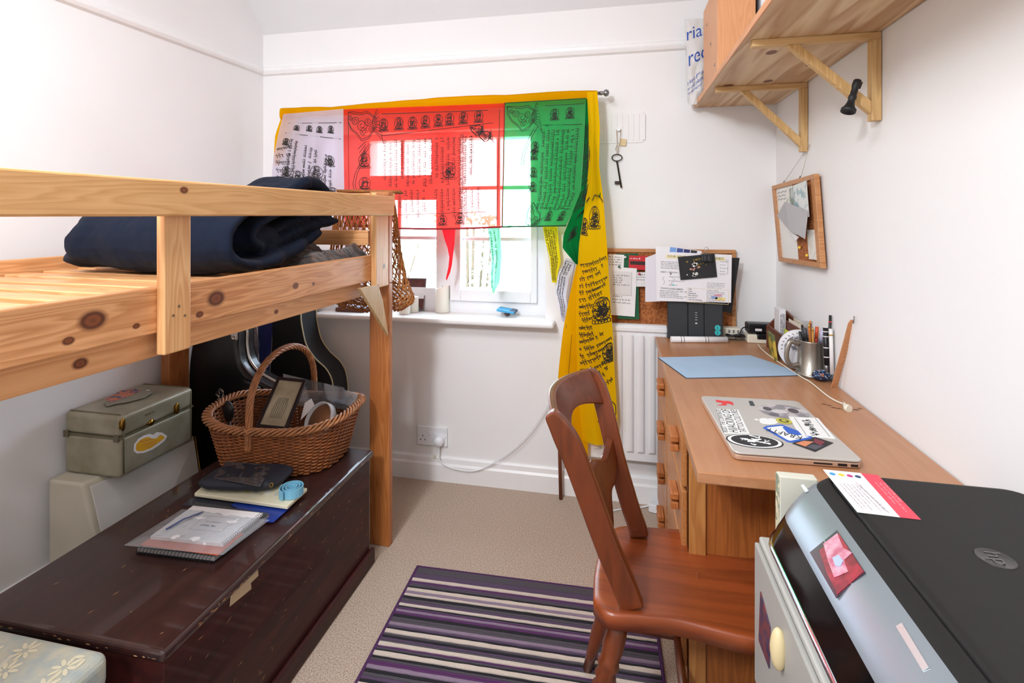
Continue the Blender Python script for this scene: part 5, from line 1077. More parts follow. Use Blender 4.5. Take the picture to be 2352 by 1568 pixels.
for i, (a_, ch) in enumerate(seq):
    b_ = seq[i+1][0] if i+1 < len(seq) else 1.49
    if b_-a_ < .001: continue
    h_ = .0105+(.0012 if ch in 'cl' else 0); row = []
    for k in range(nx_+1):
        x = .008+.794*k/nx_; w1 = .0012*noise.noise(Vector((x*30, a_*90, 0))); w2 = .0012*noise.noise(Vector((x*30, b_*90, 0)))
        if i == 0: w1 = 0
        row.append((mb._p((x, -a_-.006+w1, .007)), mb._p((x, -a_-.007+w1, h_)), mb._p((x, -b_-.005+w2, h_)), mb._p((x, -b_-.006+w2, .007))))
    for k in range(nx_):
        for j in range(3): mb.face([row[k][j], row[k+1][j], row[k+1][j+1], row[k][j+1]][::-1]); fm.append(keys.index(ch))
o = mb.obj('pile', RC['c'], rug, kind='stuff')
for ch in keys[1:]: o.data.materials.append(RC[ch])
o.data.polygons.foreach_set('material_index', fm)
MB(RG.M).tube([(0.003, -.003, .007), (.807, -.003, .007), (.807, -1.497, .007), (.003, -1.497, .007)], .0058, 8, closed=True).obj('purple_binding', mat('rug_edge', '#4a2050', .9, bump=.5), rug)

# ================================================================== chair
ch = thing('wooden_chair', 'dark brown wooden kitchen chair with curved back pushed to the desk', 'chair', (.15, 1.235, 0))
SZ = .432
so = [(-.050, 1.10), (-.052, 1.17), (-.045, 1.25), (-.030, 1.33), (.005, 1.372), (.06, 1.382), (.13, 1.388), (.22, 1.398), (.31, 1.408), (.36, 1.395), (.375, 1.33), (.378, 1.23), (.372, 1.13), (.355, 1.070), (.30, 1.056), (.22, 1.062), (.12, 1.076), (.04, 1.070), (-.02, 1.066)]
so = [(p.x, p.y) for p in bez([(a_, b_, 0) for a_, b_ in so]+[(so[0][0], so[0][1], 0)], 90)][:-1]
mb = MB(); cx_, cy_ = .16, 1.235; n_ = len(so); rings = []
for f_, dz in ((1.0, -.034), (1.0, -.006), (.975, -.001), (.9, -.003), (.7, -.010), (.4, -.013), (.1, -.012)):
    rings.append([mb._p((cx_+(x-cx_)*f_, cy_+(y-cy_)*f_, SZ+dz+(.008*math.exp(-((y-cy_)/.03)**2)*max(0, (x-.2)/.18) if dz > -.03 else 0))) for x, y in so])
for a_, b_ in zip(rings, rings[1:]):
    for k in range(n_): mb.face([a_[k], a_[(k+1) % n_], b_[(k+1) % n_], b_[k]][::-1], True)
mb.face(rings[0]); mb.face(rings[-1][::-1]); mb.obj('seat', SEATWOOD, ch)
def qq(px, py, y): return q(px, py, y=y)
near = [(1452, 1392, 1.098), (1428, 1330, 1.094), (1400, 1265, 1.088), (1372, 1190, 1.08), (1343, 1110, 1.07), (1312, 1030, 1.058), (1283, 975, 1.05), (1262, 946, 1.046)]
far = [(1468, 1220, 1.345), (1450, 1170, 1.350), (1432, 1110, 1.356), (1415, 1050, 1.362), (1400, 985, 1.370), (1385, 925, 1.380), (1368, 872, 1.388), (1350, 850, 1.392)]
PN = bez([qq(*p_) for p_ in near], 28); PF = bez([qq(*p_) for p_ in far], 28)
PN[0].z = SZ-.004; PF[0].z = SZ-.004
MB().sweep(PN, [.050]*22+[.048, .044, .040, .036, .032, .026, .02][:len(PN)-22], .026, (0, 1, 0)).obj('back_post', DKWOOD, ch, bevel=.006, seg=3)
MB().sweep(PF, [.046]*22+[.044, .042, .038, .036, .032, .026, .02][:len(PF)-22], .024, (0, 1, 0)).obj('back_post', DKWOOD, ch, bevel=.006, seg=3)
def atz(P_, z):
    for a_, b_ in zip(P_, P_[1:]):
        if a_.z <= z <= b_.z: return a_+(b_-a_)*((z-a_.z)/(b_.z-a_.z+1e-9))
    return P_[-1]
def crest(u, v, off):
    zt, zb = .836, .745; z = zt*(1-v)+zb*v; a_, b_ = atz(PN, min(z, .825)), atz(PF, min(z, .825)); p = a_*(1-u)+b_*u; bow = math.sin(PI*u)
    return Vector((p.x-.048*bow+off, p.y, z+.008*bow*(1-v)+(.038*bow*v)))
mb = MB(); NU = 24; L1 = [[mb._p(crest(i/NU, j/5, -.008)) for i in range(NU+1)] for j in range(6)]; L2 = [[mb._p(crest(i/NU, j/5, .010)) for i in range(NU+1)] for j in range(6)]
for j in range(5):
    for i in range(NU): mb.face([L1[j][i], L1[j+1][i], L1[j+1][i+1], L1[j][i+1]], True); mb.face([L2[j][i], L2[j][i+1], L2[j+1][i+1], L2[j+1][i]], True)
for i in range(NU): mb.face([L1[0][i], L1[0][i+1], L2[0][i+1], L2[0][i]]); mb.face([L1[5][i+1], L1[5][i], L2[5][i], L2[5][i+1]])
for j in range(5): mb.face([L1[j][0], L2[j][0], L2[j+1][0], L1[j+1][0]]); mb.face([L1[j][NU], L1[j+1][NU], L2[j+1][NU], L2[j][NU]])
mb.obj('crest_rail', DKWOOD, ch, bevel=.005, seg=3)
# shaped middle rail with scalloped lower edge
def mid(u, v, off):
    zt = .655+.012*math.cos(4*PI*(u-.5)); zb = .605-.080*math.exp(-((u-.5)/.26)**2)-.012*math.cos(6*PI*(u-.5)); z = zt*(1-v)+zb*v; a_, b_ = atz(PN, .635), atz(PF, .635); p = a_*(1-u)+b_*u
    return Vector((p.x-.022*math.sin(PI*u)+off-(z-.635)*.28, p.y, z))
mb = MB(); L1 = [[mb._p(mid(i/NU, j/5, -.007)) for i in range(NU+1)] for j in range(6)]; L2 = [[mb._p(mid(i/NU, j/5, .009)) for i in range(NU+1)] for j in range(6)]
for j in range(5):
    for i in range(NU): mb.face([L1[j][i], L1[j+1][i], L1[j+1][i+1], L1[j][i+1]], True); mb.face([L2[j][i], L2[j][i+1], L2[j+1][i+1], L2[j+1][i]], True)
for i in range(NU): mb.face([L1[0][i], L1[0][i+1], L2[0][i+1], L2[0][i]]); mb.face([L1[5][i+1], L1[5][i], L2[5][i], L2[5][i+1]])
for j in range(5): mb.face([L1[j][0], L2[j][0], L2[j+1][0], L1[j+1][0]]); mb.face([L1[j][NU], L1[j+1][NU], L2[j+1][NU], L2[j][NU]])
mb.obj('middle_rail', DKWOOD, ch, bevel=.004, seg=2)
def leg(top, bot):
    pr = [(.0, .016), (.10, .021), (.18, .023), (.24, .019), (.27, .024), (.30, .017), (.33, .0235), (.36, .016), (.39, .023), (.42, .016), (.45, .021), (.52, .018), (.7, .019), (.85, .015), (1, .012)]
    d_ = Vector(bot)-Vector(top); MB().lathe([(r_, t_*d_.length) for t_, r_ in pr], top, 18, d_).obj('leg', DKWOOD, ch)
leg((.010, 1.112, SZ-.030), (-.095, 1.070, .0135)); leg((.020, 1.350, SZ-.030), (-.080, 1.40, .0135)); leg((.325, 1.100, SZ-.030), (.375, 1.065, .003)); leg((.325, 1.370, SZ-.030), (.380, 1.385, .0035))
for a_, b_ in (((-.055, 1.085, .16), (.355, 1.078, .16)), ((-.042, 1.38, .16), (.355, 1.38, .16)), ((.15, 1.082, .16), (.15, 1.38, .16))): MB().tube([a_, Vector(a_)*.5+Vector(b_)*.5, b_], [.008, .012, .008], 10).obj('stretcher', DKWOOD, ch)
# white adaptor on the floor and its lead
p = q(1512, 1172, z=.002)
t = thing('floor_adaptor', 'white box adaptor with cable on the carpet by the desk drawers', 'adaptor', p); A_ = Pl(p, (1, -.25, 0), (.25, 1, 0)); A_.sheet(-.035, .03, -.03, .03, 0, .035, 'body', UP, t, .004)
MB().tube(bez([p+Vector((-.03, 0, .02)), q(1470, 1165, z=.006), q(1410, 1172, z=.006), q(1372, 1192, z=.006), q(1360, 1215, z=.006), q(1385, 1228, z=.006), q(1420, 1236, z=.006)], 30), .003, 6).obj('cord', UP, t)
MB().tube(bez([q(1508, 1218, z=.005), q(1525, 1205, z=.005), q(1540, 1196, z=.005)], 8), .003, 6).obj('floor_cable', mat('cord_grey', '#6a6a6e', .6), None, label='short dark grey cord on the carpet beside the desk drawers', cat='cable')
# dark umbrella-like stick at the desk foot
# ================================================================== cabinet and printer
cbt = thing('filing_cabinet', 'pale grey metal cabinet in the lower right corner under the printer', 'cabinet', (.45, .72, 0))
CM = mat('cabinet_grey', '#c3c1ba', .45, var=.04)
MB().box(.255, .638, .42, 1.01, .0, .66).obj('body', CM, cbt, bevel=.004, seg=3)
d_ = MB().box(.246, .2545, .426, 1.004, .40, .652).obj('drawer', mat('cabinet_front', '#b3b1ab', .45, var=.04), cbt, bevel=.003); MB().box(.246, .2545, .426, 1.004, .06, .39).obj('drawer', MATS['cabinet_front'], cbt, bevel=.003)
p = q(1788, 1490, x=.240); MB().blob(p, (.012, .013, .032), 18, 12).obj('knob', mat('knob_cream', '#e2cfa0', .4), d_)
a_, b_, c_, e_ = [q(*p_, x=.2455) for p_ in ((1748, 1358), (1770, 1440), (1768, 1535), (1744, 1470))]
t = thing('photo_magnet', 'small reddish photo magnet stuck on the cabinet drawer beside the cream knob', 'magnet', c_); MB().prism([a_, b_, c_, e_], (-.0015, 0, 0)).obj('print', mat('magnet_print', '#7c3f44', .4, col2='#3b3a5a', vscale=60, ramp=(.42, .58)), t)
t = thing('booklet', 'cream booklet with green patterned edge standing behind the printer', 'book', (.31, .995, .661)); MB().box(.283, .345, .984, 1.004, .6615, .785).obj('cover', mat('booklet', '#d9d6c6', .6), t, bevel=.002); MB().box(.2815, .2828, .985, 1.003, .665, .783).obj('spine', mat('booklet_spine', '#8f9c86', .6, col2='#e8dfc0', vscale=90, ramp=(.45, .55)), t)
pt_ = thing('printer', 'black and silver inkjet printer on the cabinet in the lower right corner', 'printer', (.45, .74, .662))
PY0_, PY1_ = .50, .978; PX1_ = .641
def outl(x0, ins, z, rad): return [(a_, b_, z) for a_, b_ in rrect(x0, PX1_-ins*.3, PY0_+ins, PY1_-ins, rad, 7)]
def loft(name, L_, m, top=False, bottom=False, **k):
    mb = MB(); R = [[mb._p(p_) for p_ in outl(*l_)] for l_ in L_]; n_ = len(R[0])
    for a_, b_ in zip(R, R[1:]):
        for k_ in range(n_): mb.face([a_[k_], a_[(k_+1) % n_], b_[(k_+1) % n_], b_[k_]], True)
    if top: mb.face(R[-1])
    if bottom: mb.face(R[0][::-1])
    return mb.obj(name, m, pt_, **k)
GLB = mat('gloss_black', '#0b0b0d', .12, var=.0); SIL = mat('silver_bezel', '#9aa3ab', .33, metal=.55, var=.05, vscale=3); LIDM = mat('lid_black', '#232221', .55, spec=0.25, var=.08, vscale=250, bump=.06, bscale=600)
loft('lower_body', [(.275, .02, .6625, .04), (.262, .012, .675, .05), (.252, .004, .695, .075), (.246, .0, .704, .085)], GLB, bottom=True)
loft('chrome_rim', [(.246, .0, .7042, .085), (.243, -.001, .706, .087), (.244, -.001, .709, .087), (.248, .001, .711, .085)], mat('chrome', '#cfe0f0', .12, metal=1))
loft('front_band', [(.248, .001, .7112, .085), (.256, .004, .728, .080), (.264, .008, .742, .075), (.269, .011, .751, .070)], GLB)
loft('silver_bezel', [(.269, .011, .7512, .070), (.275, .012, .760, .066), (.293, .014, .779, .056), (.312, .015, .793, .046), (.322, .016, .799, .045)], SIL)
loft('top_edge', [(.322, .016, .7992, .045), (.332, .017, .805, .043), (.342, .018, .808, .040), (.3455, .0185, .8075, .039), (.3465, .019, .803, .038)], LIDM)
loft('scanner_lid', [(.3470, .0192, .803, .038), (.3480, .0195, .809, .036), (.351, .021, .8115, .035), (.36, .026, .8122, .03)], LIDM, top=True)
def zp(x, y): return (1550+x/2.183, 850+y/2.183)
def lidp(x, y): return q(*zp(x, y), z=.8125)
def lidpoly(name, m, P_, h=0): return MB().prism([lidp(*p_)+Vector((0, 0, h)) for p_ in P_], (0, 0, .0003)).obj(name, m, pt_)
lidpoly('white_label', PAPER, [(915, 712), (1130, 738), (932, 516), (742, 497)]); lidpoly('pink_label', mat('pink_label', '#e8485c', .5), [(1130, 738), (1235, 750), (1018, 526), (932, 516)])
for (a_, b_), c_ in zip(((790, 521), (835, 526), (877, 531), (918, 535)), ('#3a9fdc', '#e8d23c', '#c93a8a', '#2c4a6c')):
    p = lidp(a_, b_); MB().prism([(p.x+.0045*math.cos(k*.5236), p.y+.0045*math.sin(k*.5236), .8130) for k in range(12)], (0, 0, .0003)).obj('ink_dot', mat('dot'+c_, c_, .5), pt_)
o0 = lidp(760, 512); e0_ = lidp(930, 700)-o0; PLb = Pl(Vector((lidp(800, 555).x, lidp(800, 555).y, .8131)), lidp(930, 700)-lidp(800, 555), lidp(905, 555)-lidp(800, 555))
PLb = Pl(Vector((lidp(905, 565).x, lidp(905, 565).y, .8131)), lidp(1080, 725)-lidp(905, 565), (0.0, 1, 0))
PLb.words(-.0, .0, .085, 1, .006, .0022, h=0.0002, m=mat('faint_ink', '#b9a6b0', .7), parent=pt_); 
PLc = Pl(lidp(800, 560), lidp(930, 705)-lidp(800, 560), lidp(905, 565)-lidp(800, 560)); PLc.words(.004, .035, .075, 6, .006, .0018, h=.0006 if PLc.n.z > 0 else -.0006, m=MATS['faint_ink'], parent=pt_)
PLd = Pl(lidp(1000, 560), lidp(1140, 715)-lidp(1000, 560), lidp(1060, 560)-lidp(1000, 560)); PLd.words(.002, .012, .085, 3, .006, .0028, h=.0006 if PLd.n.z > 0 else -.0006, m=mat('pink_light', '#f5a0aa', .6), parent=pt_)
# round embossed maker's mark on the lid
c = lidp(1608, 942); R_ = .0215
MB().lathe([(R_, 0), (R_*.9, .0006), (R_*.85, .0001), (.0001, .0001)], Vector((c.x, c.y, .8122)), 32).obj('emblem', mat('emblem_dark', '#34312f', .25), pt_)
PH = Pl(Vector((c.x, c.y, .8126)), (0, -1, 0), (1, 0, 0)); PH.text('hp', 0, 0, .027, 0, .0004, parent=pt_, m=mat('emblem_mark', '#5a5654', .2), center=True)
# things on the slanted bezel
PB0 = Vector((.270, .7, .7535)); PBn = Vector((.799-.7535, 0, -(.322-.270))).normalized(); PBn = Vector((-(.799-.7535), 0, (.322-.270))).normalized()
def bez_pt(px, py, h=.001):
    d = Vector((FW[0]+(px-1176)/FPX*RT[0], FW[1]+(px-1176)/FPX*RT[1], (HY-py)/FPX)); t_ = (PB0+PBn*h-Vector(CP)).dot(PBn)/d.dot(PBn); return Vector(CP)+d*t_
def bpoly(name, m, P_, h=.003, par=None, th=.0004): return MB().prism([bez_pt(*zp(*p_), h) for p_ in P_], PBn*th).obj(name, m, par or pt_)
t = bpoly('photo_sticker', mat('sticker_dark', '#3b2a38', .2), [(678, 915), (815, 803), (957, 1015), (810, 1143)], .0032, th=.0008)
bpoly('red_print', mat('sticker_crimson', '#a81f3a', .25, col2='#6a1026', vscale=60), [(725, 905), (820, 815), (948, 1010), (815, 1125), (760, 1010)], .0042)
bpoly('pale_print', mat('sticker_pink', '#d9a0b4', .25, col2='#b85a74', vscale=90), [(745, 870), (815, 818), (845, 890), (890, 915), (850, 950), (870, 1010), (800, 1040), (770, 960)], .0048)
bpoly('blue_print', mat('sticker_sky', '#a9b8dc', .25), [(790, 940), (820, 925), (845, 955), (830, 985), (805, 980)], .0054)
bpoly('badge', mat('badge_silver', '#d5d8da', .2, metal=.6), [(1110, 1285), (1140, 1268), (1275, 1490), (1245, 1510)], .0030, th=.0008)
bpoly('button_mark', mat('button_light', '#d5dfe6', .3), [(632, 578), (645, 572), (672, 605), (655, 612)], .0030)

# ================================================================== trunk
trk = thing('blanket_chest', 'dark brown painted wooden chest with scuffed lid in the foreground left', 'chest', (-1.10, 1.26, 0))
TP = mat('trunk_paint', '#451b17', .5, spec=0.25, var=.35, vscale=5, col2='#2f1210', coat=.12, stretch=(6, .8, 6)); TPT = mat('trunk_lid_paint', '#371a17', .36, vscale=6, col2='#27110f', coat=.45, stretch=(7, .8, 3), ramp=(.3, .7))
TX0, TX1, TY0, TY1, TZ = -1.355, -.857, .825, 1.695, .405
MB().box(TX0+.012, TX1-.012, TY0+.014, TY1-.012, .0, TZ-.025).obj('body', TP, trk, bevel=.002)
MB().box(TX0, TX1, TY0, TY1, TZ-.0245, TZ).obj('lid', TPT, trk, bevel=.010, seg=4)
for b in ((TX1-.0119, TX1+.004, TY0+.002, TY1+.002), (TX0+.001, TX1-.012, TY0+.002, TY0+.0138)): MB().prism([(b[0], b[2], 0), (b[1], b[2], 0), (b[1], b[3], 0), (b[0], b[3], 0)], (0, 0, .055)).obj('plinth', TP, trk, bevel=.006, seg=3)
CHIP = mat('paint_chip', '#b98c62', .7); rnd = random.Random(12); mb = MB()
def chip(o_, ex, ey, l, w_):
    w_ *= 1.5; mb.face([mb._p(o_), mb._p(o_+ex*l*.5+ey*w_), mb._p(o_+ex*l), mb._p(o_+ex*l*.5-ey*w_*.6)])
for k in range(46):
    x, y = rnd.uniform(TX0+.03, TX1-.02), rnd.uniform(TY0+.03, TY1-.05); a = rnd.gauss(1.5, .35); chip(Vector((x, y, TZ+.0003)), Vector((math.cos(a), math.sin(a), 0)), Vector((-math.sin(a), math.cos(a), 0)), rnd.uniform(.003, .016), rnd.uniform(.0004, .0012))
for k in range(70):
    y, z = rnd.uniform(TY0+.03, TY1-.02), rnd.uniform(.07, TZ-.03); a = rnd.gauss(.35, .4); chip(Vector((TX1-.0117, y, z)), Vector((0, math.cos(a), math.sin(a))), Vector((0, -math.sin(a), math.cos(a))), rnd.uniform(.003, .022), rnd.uniform(.0003, .0009))
for k in range(40):
    y = rnd.uniform(TY0+.01, TY1-.02); chip(Vector((TX1+.0003, y, TZ-rnd.uniform(.010, .016))), Vector((0, 1, 0)), Vector((0, 0, 1)), rnd.uniform(.004, .02), rnd.uniform(.0004, .0015))
for k in range(18):
    x = rnd.uniform(TX0+.01, TX1-.02); chip(Vector((x, TY0-.0003, TZ-rnd.uniform(.009, .016))), Vector((1, 0, 0)), Vector((0, 0, 1)), rnd.uniform(.004, .014), rnd.uniform(.0005, .0018))
mb.obj('paint_chips', CHIP, trk, kind='stuff')
MB().prism([q(*p_, x=TX1-.0115) for p_ in ((527, 1393), (531, 1352), (552, 1338), (592, 1300), (593, 1322), (576, 1338), (577, 1352))], (.0006, 0, 0)).obj('paper_label', mat('old_label', '#cdb491', .8, var=.12, vscale=40), trk)
# cushion stool at the lower left
st_ = thing('padded_stool', 'pale floral upholstered stool seat in the lower left corner before the trunk', 'stool', (-1.25, .55, 0))
MB().box(-1.58, -.965, .32, .765, 0, .355).obj('base', mat('stool_blue', '#7fa9b8', .8, var=.1), st_, bevel=.01)
mb = MB(); FAB = mat('stool_fabric', '#bdb8a2', .9, col2='#a3aaa6', vscale=30, bump=.3, bscale=300)
o = mb.box(-1.60, -.935, .30, .790, .357, .432).obj('cushion', FAB, st_, bevel=.022, seg=5)
mb = MB().tube([(-1.58, .785, .362), (-.955, .785, .362), (-.94, .77, .362), (-.94, .32, .362)], .006, 8).obj('piping', mat('piping_blue', '#5f9fb8', .8), st_)
CRF = mat('flower_cream', '#d6cdb0', .9, var=.08)
PS = Pl((-1.6, .3, .4323), (1, 0, 0), (0, 1, 0)); rnd = random.Random(6)
def flower(px, py, r_):
    p = q(px, py, z=.4323); x, y = p.x+1.6, p.y-.3
    for k in range(8):
        a = k*PI/4+.2; cxx, cyy = x+r_*.58*math.cos(a), y+r_*.58*math.sin(a)
        if cxx < .02 or cxx > .645 or cyy > .47: continue
        PS.polys([circ(cxx, cyy, r_*.40, r_*.15, 10, a)], .00005*k, 'petal', CRF, st_, th=.0002)
for p_ in ((58, 1494), (148, 1533), (12, 1540), (100, 1578), (200, 1508), (20, 1600), (210, 1580), (-30, 1500)): flower(p_[0], p_[1], .024)
BND = mat('band_grey', '#c8c5b4', .9, var=.06)
for k in range(7):
    a_, b_ = Vector((-1.50+k*.10, .74, .4321)), Vector((-1.40+k*.10, .33, .4321))
    if b_.x < -.98: MB().sweep([a_, b_], .009, .0004, (0, 0, 1)).obj('band', BND, st_)

# ================================================================== things on the trunk
ZT = TZ+.0008
# spiral notebook
def flat_from(px, z): return [q(*p_, z=z) for p_ in px]
P_ = flat_from([(316, 1270), (492, 1292), (618, 1192), (450, 1168)], ZT)
t = thing('spiral_notebook', 'black covered spiral notebook at the bottom of the pile on the trunk', 'notebook', P_[0]); MB().prism(P_, (0, 0, .004)).obj('cover', BLACK, t); MB().prism([p+Vector((0, 0, .0042)) for p in P_], (0, 0, .0105)).obj('pages', mat('page_grey', '#8c8886', .8), t); MB().prism([p+Vector((0, 0, .0149)) for p in P_], (0, 0, .0018)).obj('cover', mat('cover_grey', '#4a5052', .5), t)
e_ = P_[1]-P_[0]; 
for k in range(22): c_ = P_[0]+e_*((k+.5)/22)+Vector((0, 0, .0092)); MB().tube([c_+Vector((0, .0092*math.cos(a_*.7), .0092*math.sin(a_*.7))) for a_ in range(9)], .0009, 5, closed=True).obj('spiral_loop', BLACK, t)
P_ = flat_from([(322, 1252), (500, 1276), (560, 1225), (395, 1205)], ZT+.018)
t = thing('orange_folder', 'thin orange sheet between the notebooks on the trunk', 'folder', P_[0]); MB().prism(P_, (0, 0, .0015)).obj('sheet', mat('orange_card', '#c8552e', .6), t)
P_ = flat_from([(345, 1238), (512, 1256), (604, 1184), (444, 1167)], ZT+.0205)
t = thing('sketchbook', 'white ring bound sketchbook inside the clear bag on the trunk', 'sketchbook', P_[0]); MB().prism(P_, (0, 0, .006)).obj('pages', PAPER, t, bevel=.0005); MB().prism([p+Vector((0, 0, .0064)) for p in P_], (0, 0, .0012)).obj('cover', mat('cover_white', '#f0eeee', .5), t)
PSk = Pl(P_[0]+Vector((0, 0, .0078)), P_[1]-P_[0], P_[3]-P_[0]); w_ = (P_[1]-P_[0]).length; h_ = (P_[3]-P_[0]).length
for k in range(22): c_ = P_[1]+(P_[2]-P_[1])*((k+.5)/22)+Vector((-.004, 0, .004)); MB().tube([c_+Vector((.005*math.cos(a_*.7), 0, .0055*math.sin(a_*.7))) for a_ in range(9)], .0006, 5, closed=True).obj('spiral_loop', GREYP, t)
PSk.words(w_*.45, h_*.42, .045, 1, .01, .006, h=.0004, parent=t, m=mat('ink_blue', '#34427a', .6)); PSk.words(w_*.45, h_*.55, .05, 1, .005, .003, h=.0004, parent=t)
for b in ((w_*.36, w_*.80, h_*.30, h_*.303), (w_*.36, w_*.80, h_*.72, h_*.723), (w_*.36, w_*.363, h_*.30, h_*.72), (w_*.80, w_*.803, h_*.30, h_*.72)): PSk.sheet(*b, .0001, .0003, 'frame_line', MATS['grey_ink'], t)
CLR = clear('bag_clear', '#f2f4f6', .10, .18, .22, '#dfe3e8')
P_ = flat_from([(284, 1242), (512, 1264), (620, 1184), (418, 1160)], ZT+.031)
t = thing('plastic_bag', 'crinkled clear plastic zip bag around the white sketchbook', 'bag', P_[0])
def sb(u, v): p = (P_[0]*(1-u)+P_[1]*u)*(1-v)+(P_[3]*(1-u)+P_[2]*u)*v; e = min(1, 8*min(u, 1-u, v, 1-v)); return Vector((p.x, p.y, ZT+.0202+.0115*e+.008*noise.noise(Vector((u*9, v*6, 2)))*e+.003*noise.noise(Vector((u*30, v*22, 5)))*e))
MB().grid(sb, 40, 26).obj('film', CLR, t)
MB().tube([sb(.22, .35)+Vector((0, 0, .001)), sb(.26, .6)+Vector((0, 0, .001)), sb(.30, .85)+Vector((0, 0, .001)), sb(.28, .97)+Vector((0, 0, .001))], .004, 6, flat=.25, up=(0, 0, 1)).obj('zip_strip', mat('zip_blue', '#4b5a8c', .5), t)
# clear set square and blue sheet under the palette
P_ = flat_from([(418, 1160), (560, 1172), (660, 1172), (640, 1150), (480, 1125)], ZT+.0); t = thing('clear_stencil', 'clear plastic ruler and case under the white paint palette', 'ruler', P_[0]); MB().prism(P_, (0, 0, .003)).obj('plate', clear('smoke_clear', '#c9ccd4', .12, .1, .25, '#70727e'), t)
P_ = flat_from([(600, 1198), (628, 1200), (668, 1165), (560, 1150), (530, 1160)], ZT+.004); t = thing('blue_folder', 'dark blue plastic folder corner showing under the paint palette', 'folder', P_[0]); MB().prism(P_, (0, 0, .002)).obj('sheet', mat('deep_blue', '#1c3a94', .35), t)
# paint palette
P_ = flat_from([(446, 1140), (660, 1170), (706, 1128), (500, 1092)], ZT+.010)
t = thing('paint_palette', 'cream plastic watercolour palette with colour wells on the trunk', 'palette', P_[0]); MB().prism(P_, (0, 0, .010)).obj('tray', mat('palette_cream', '#ece6c8', .4), t, bevel=.002)
for k, c_ in enumerate(('#7c3020', '#b57a2c', '#b9a898', '#caa63c', '#d6ca48', '#c9cfc0', '#e8e6da', '#d8d8cc')):
    f_ = .06+.108*k; c0 = P_[0]*(1-f_)+P_[1]*f_+(P_[3]-P_[0])*.42+Vector((0, 0, .0102)); MB().prism([(c0.x+.010*math.cos(j*.52), c0.y+.012*math.sin(j*.52), c0.z) for j in range(12)], (0, 0, .0006)).obj('paint_well', mat('paint'+c_, c_, .4), t)
# dark pouch
DKB = mat('pouch_navy', '#1e222e', .6, var=.1, bump=.3, bscale=60)
p = q(570, 1095, z=ZT+.040); PPx = Pl(p, (1, .05, 0), (0, 1, 0)); mb = MB()
pch = thing('pencil_pouch', 'dark navy roll pouch with clear window and metal eyelet on the palette', 'pouch', p+Vector((0, 0, -.02)))
def pf(u, v):
    th = u*2*PI; ph = -PI/2+v*PI; sg = lambda t, e: math.copysign(abs(t)**e, t)
    x = sg(math.cos(th)*1, .5)*sg(math.cos(ph), .5)*.122; y = sg(math.sin(th), .5)*sg(math.cos(ph), .5)*.066; z = sg(math.sin(ph), .9)*.019
    return Vector((p.x-.004+x, p.y+y+.02*x/.12, p.z+.0+z+.004*noise.noise(Vector((x*30, y*30, 1)))))
mb.grid(pf, 48, 20, True); mb.obj('body', DKB, pch)
a_ = [q(*p_, z=ZT+.056) for p_ in ((490, 1098), (598, 1118), (625, 1068), (520, 1060))]
MB().prism(a_, (0, 0, .002)).obj('clear_window', mat('window_vinyl', '#4a4a4e', .22, var=.2, vscale=50, coat=.5), pch, bevel=.001)
for f_ in (.25, .5, .75): u_ = a_[0]*(1-f_)+a_[1]*f_; v_ = a_[3]*(1-f_)+a_[2]*f_; MB().tube([u_*.8+v_*.2+Vector((0, 0, .002)), u_*.2+v_*.8+Vector((0, 0, .002))], .0035, 8, flat=.5, up=(0, 0, 1)).obj('pen_shape', mat('vinyl_ridge', '#3a3a3e', .25), pch)
c_ = q(626, 1111, z=ZT+.047); MB().tube([c_+Vector((.0055*math.cos(k*.4), .001*math.sin(k*.4)-.006, .0055*math.sin(k*.4))) for k in range(16)], .0015, 6, closed=True).obj('eyelet', BRASS, pch)
# blue rolled strap
c_ = q(671, 1136, z=ZT+.0215)
t = thing('rolled_strap', 'light blue rubber strap rolled in a coil on the palette corner', 'strap', c_); SBL = mat('sky_rubber', '#7fc0dc', .5); mb = MB()
pts = [c_+Vector((math.cos(a_*.35)*(.012+a_*.00048), math.sin(a_*.35)*(.012+a_*.00048), .013)) for a_ in range(50)]
mb.tube(pts, .0125, 8, flat=.13, up=(0, 0, 1)) if 0 else None
mb = MB()
for i in range(len(pts)-1):
    a_, b_ = pts[i], pts[i+1]; na = Vector((a_.x-c_.x, a_.y-c_.y, 0)).normalized()*.0014; nb_ = Vector((b_.x-c_.x, b_.y-c_.y, 0)).normalized()*.0014; dz = Vector((0, 0, .0125))
    mb.hexa([a_-na-dz, b_-nb_-dz, b_+nb_-dz, a_+na-dz], [a_-na+dz, b_-nb_+dz, b_+nb_+dz, a_+na+dz])
mb.obj('coil', SBL, t); 
# ================================================================== wicker basket
bkx, bky, bkz, brot = -1.14, 1.60, TZ+.001, .10
bkt = thing('wicker_basket', 'oval brown wicker basket with arched handle full of odds and ends on the trunk', 'basket', (bkx, bky, bkz))
WK = mat('wicker', '#a8602c', .5, var=.45, vscale=60, coat=.2); WKP = mat('wicker_rim', '#b87848', .45, var=.4, vscale=50, coat=.25); WKD = mat('wicker_stake', '#7c4220', .6, var=.3)
HB = .155
def bo(th, h, off=0, n=2.9):
    f_ = h/HB; a = .198+.045*f_+off; b = .150+.022*f_+off; c, s_ = math.cos(th), math.sin(th)
    x = a*math.copysign(abs(c)**(2/n), c); y = b*math.copysign(abs(s_)**(2/n), s_)
    return Vector((bkx+x*math.cos(brot)-y*math.sin(brot), bky+x*math.sin(brot)+y*math.cos(brot), bkz+h+.012*f_*math.cos(2*th)))
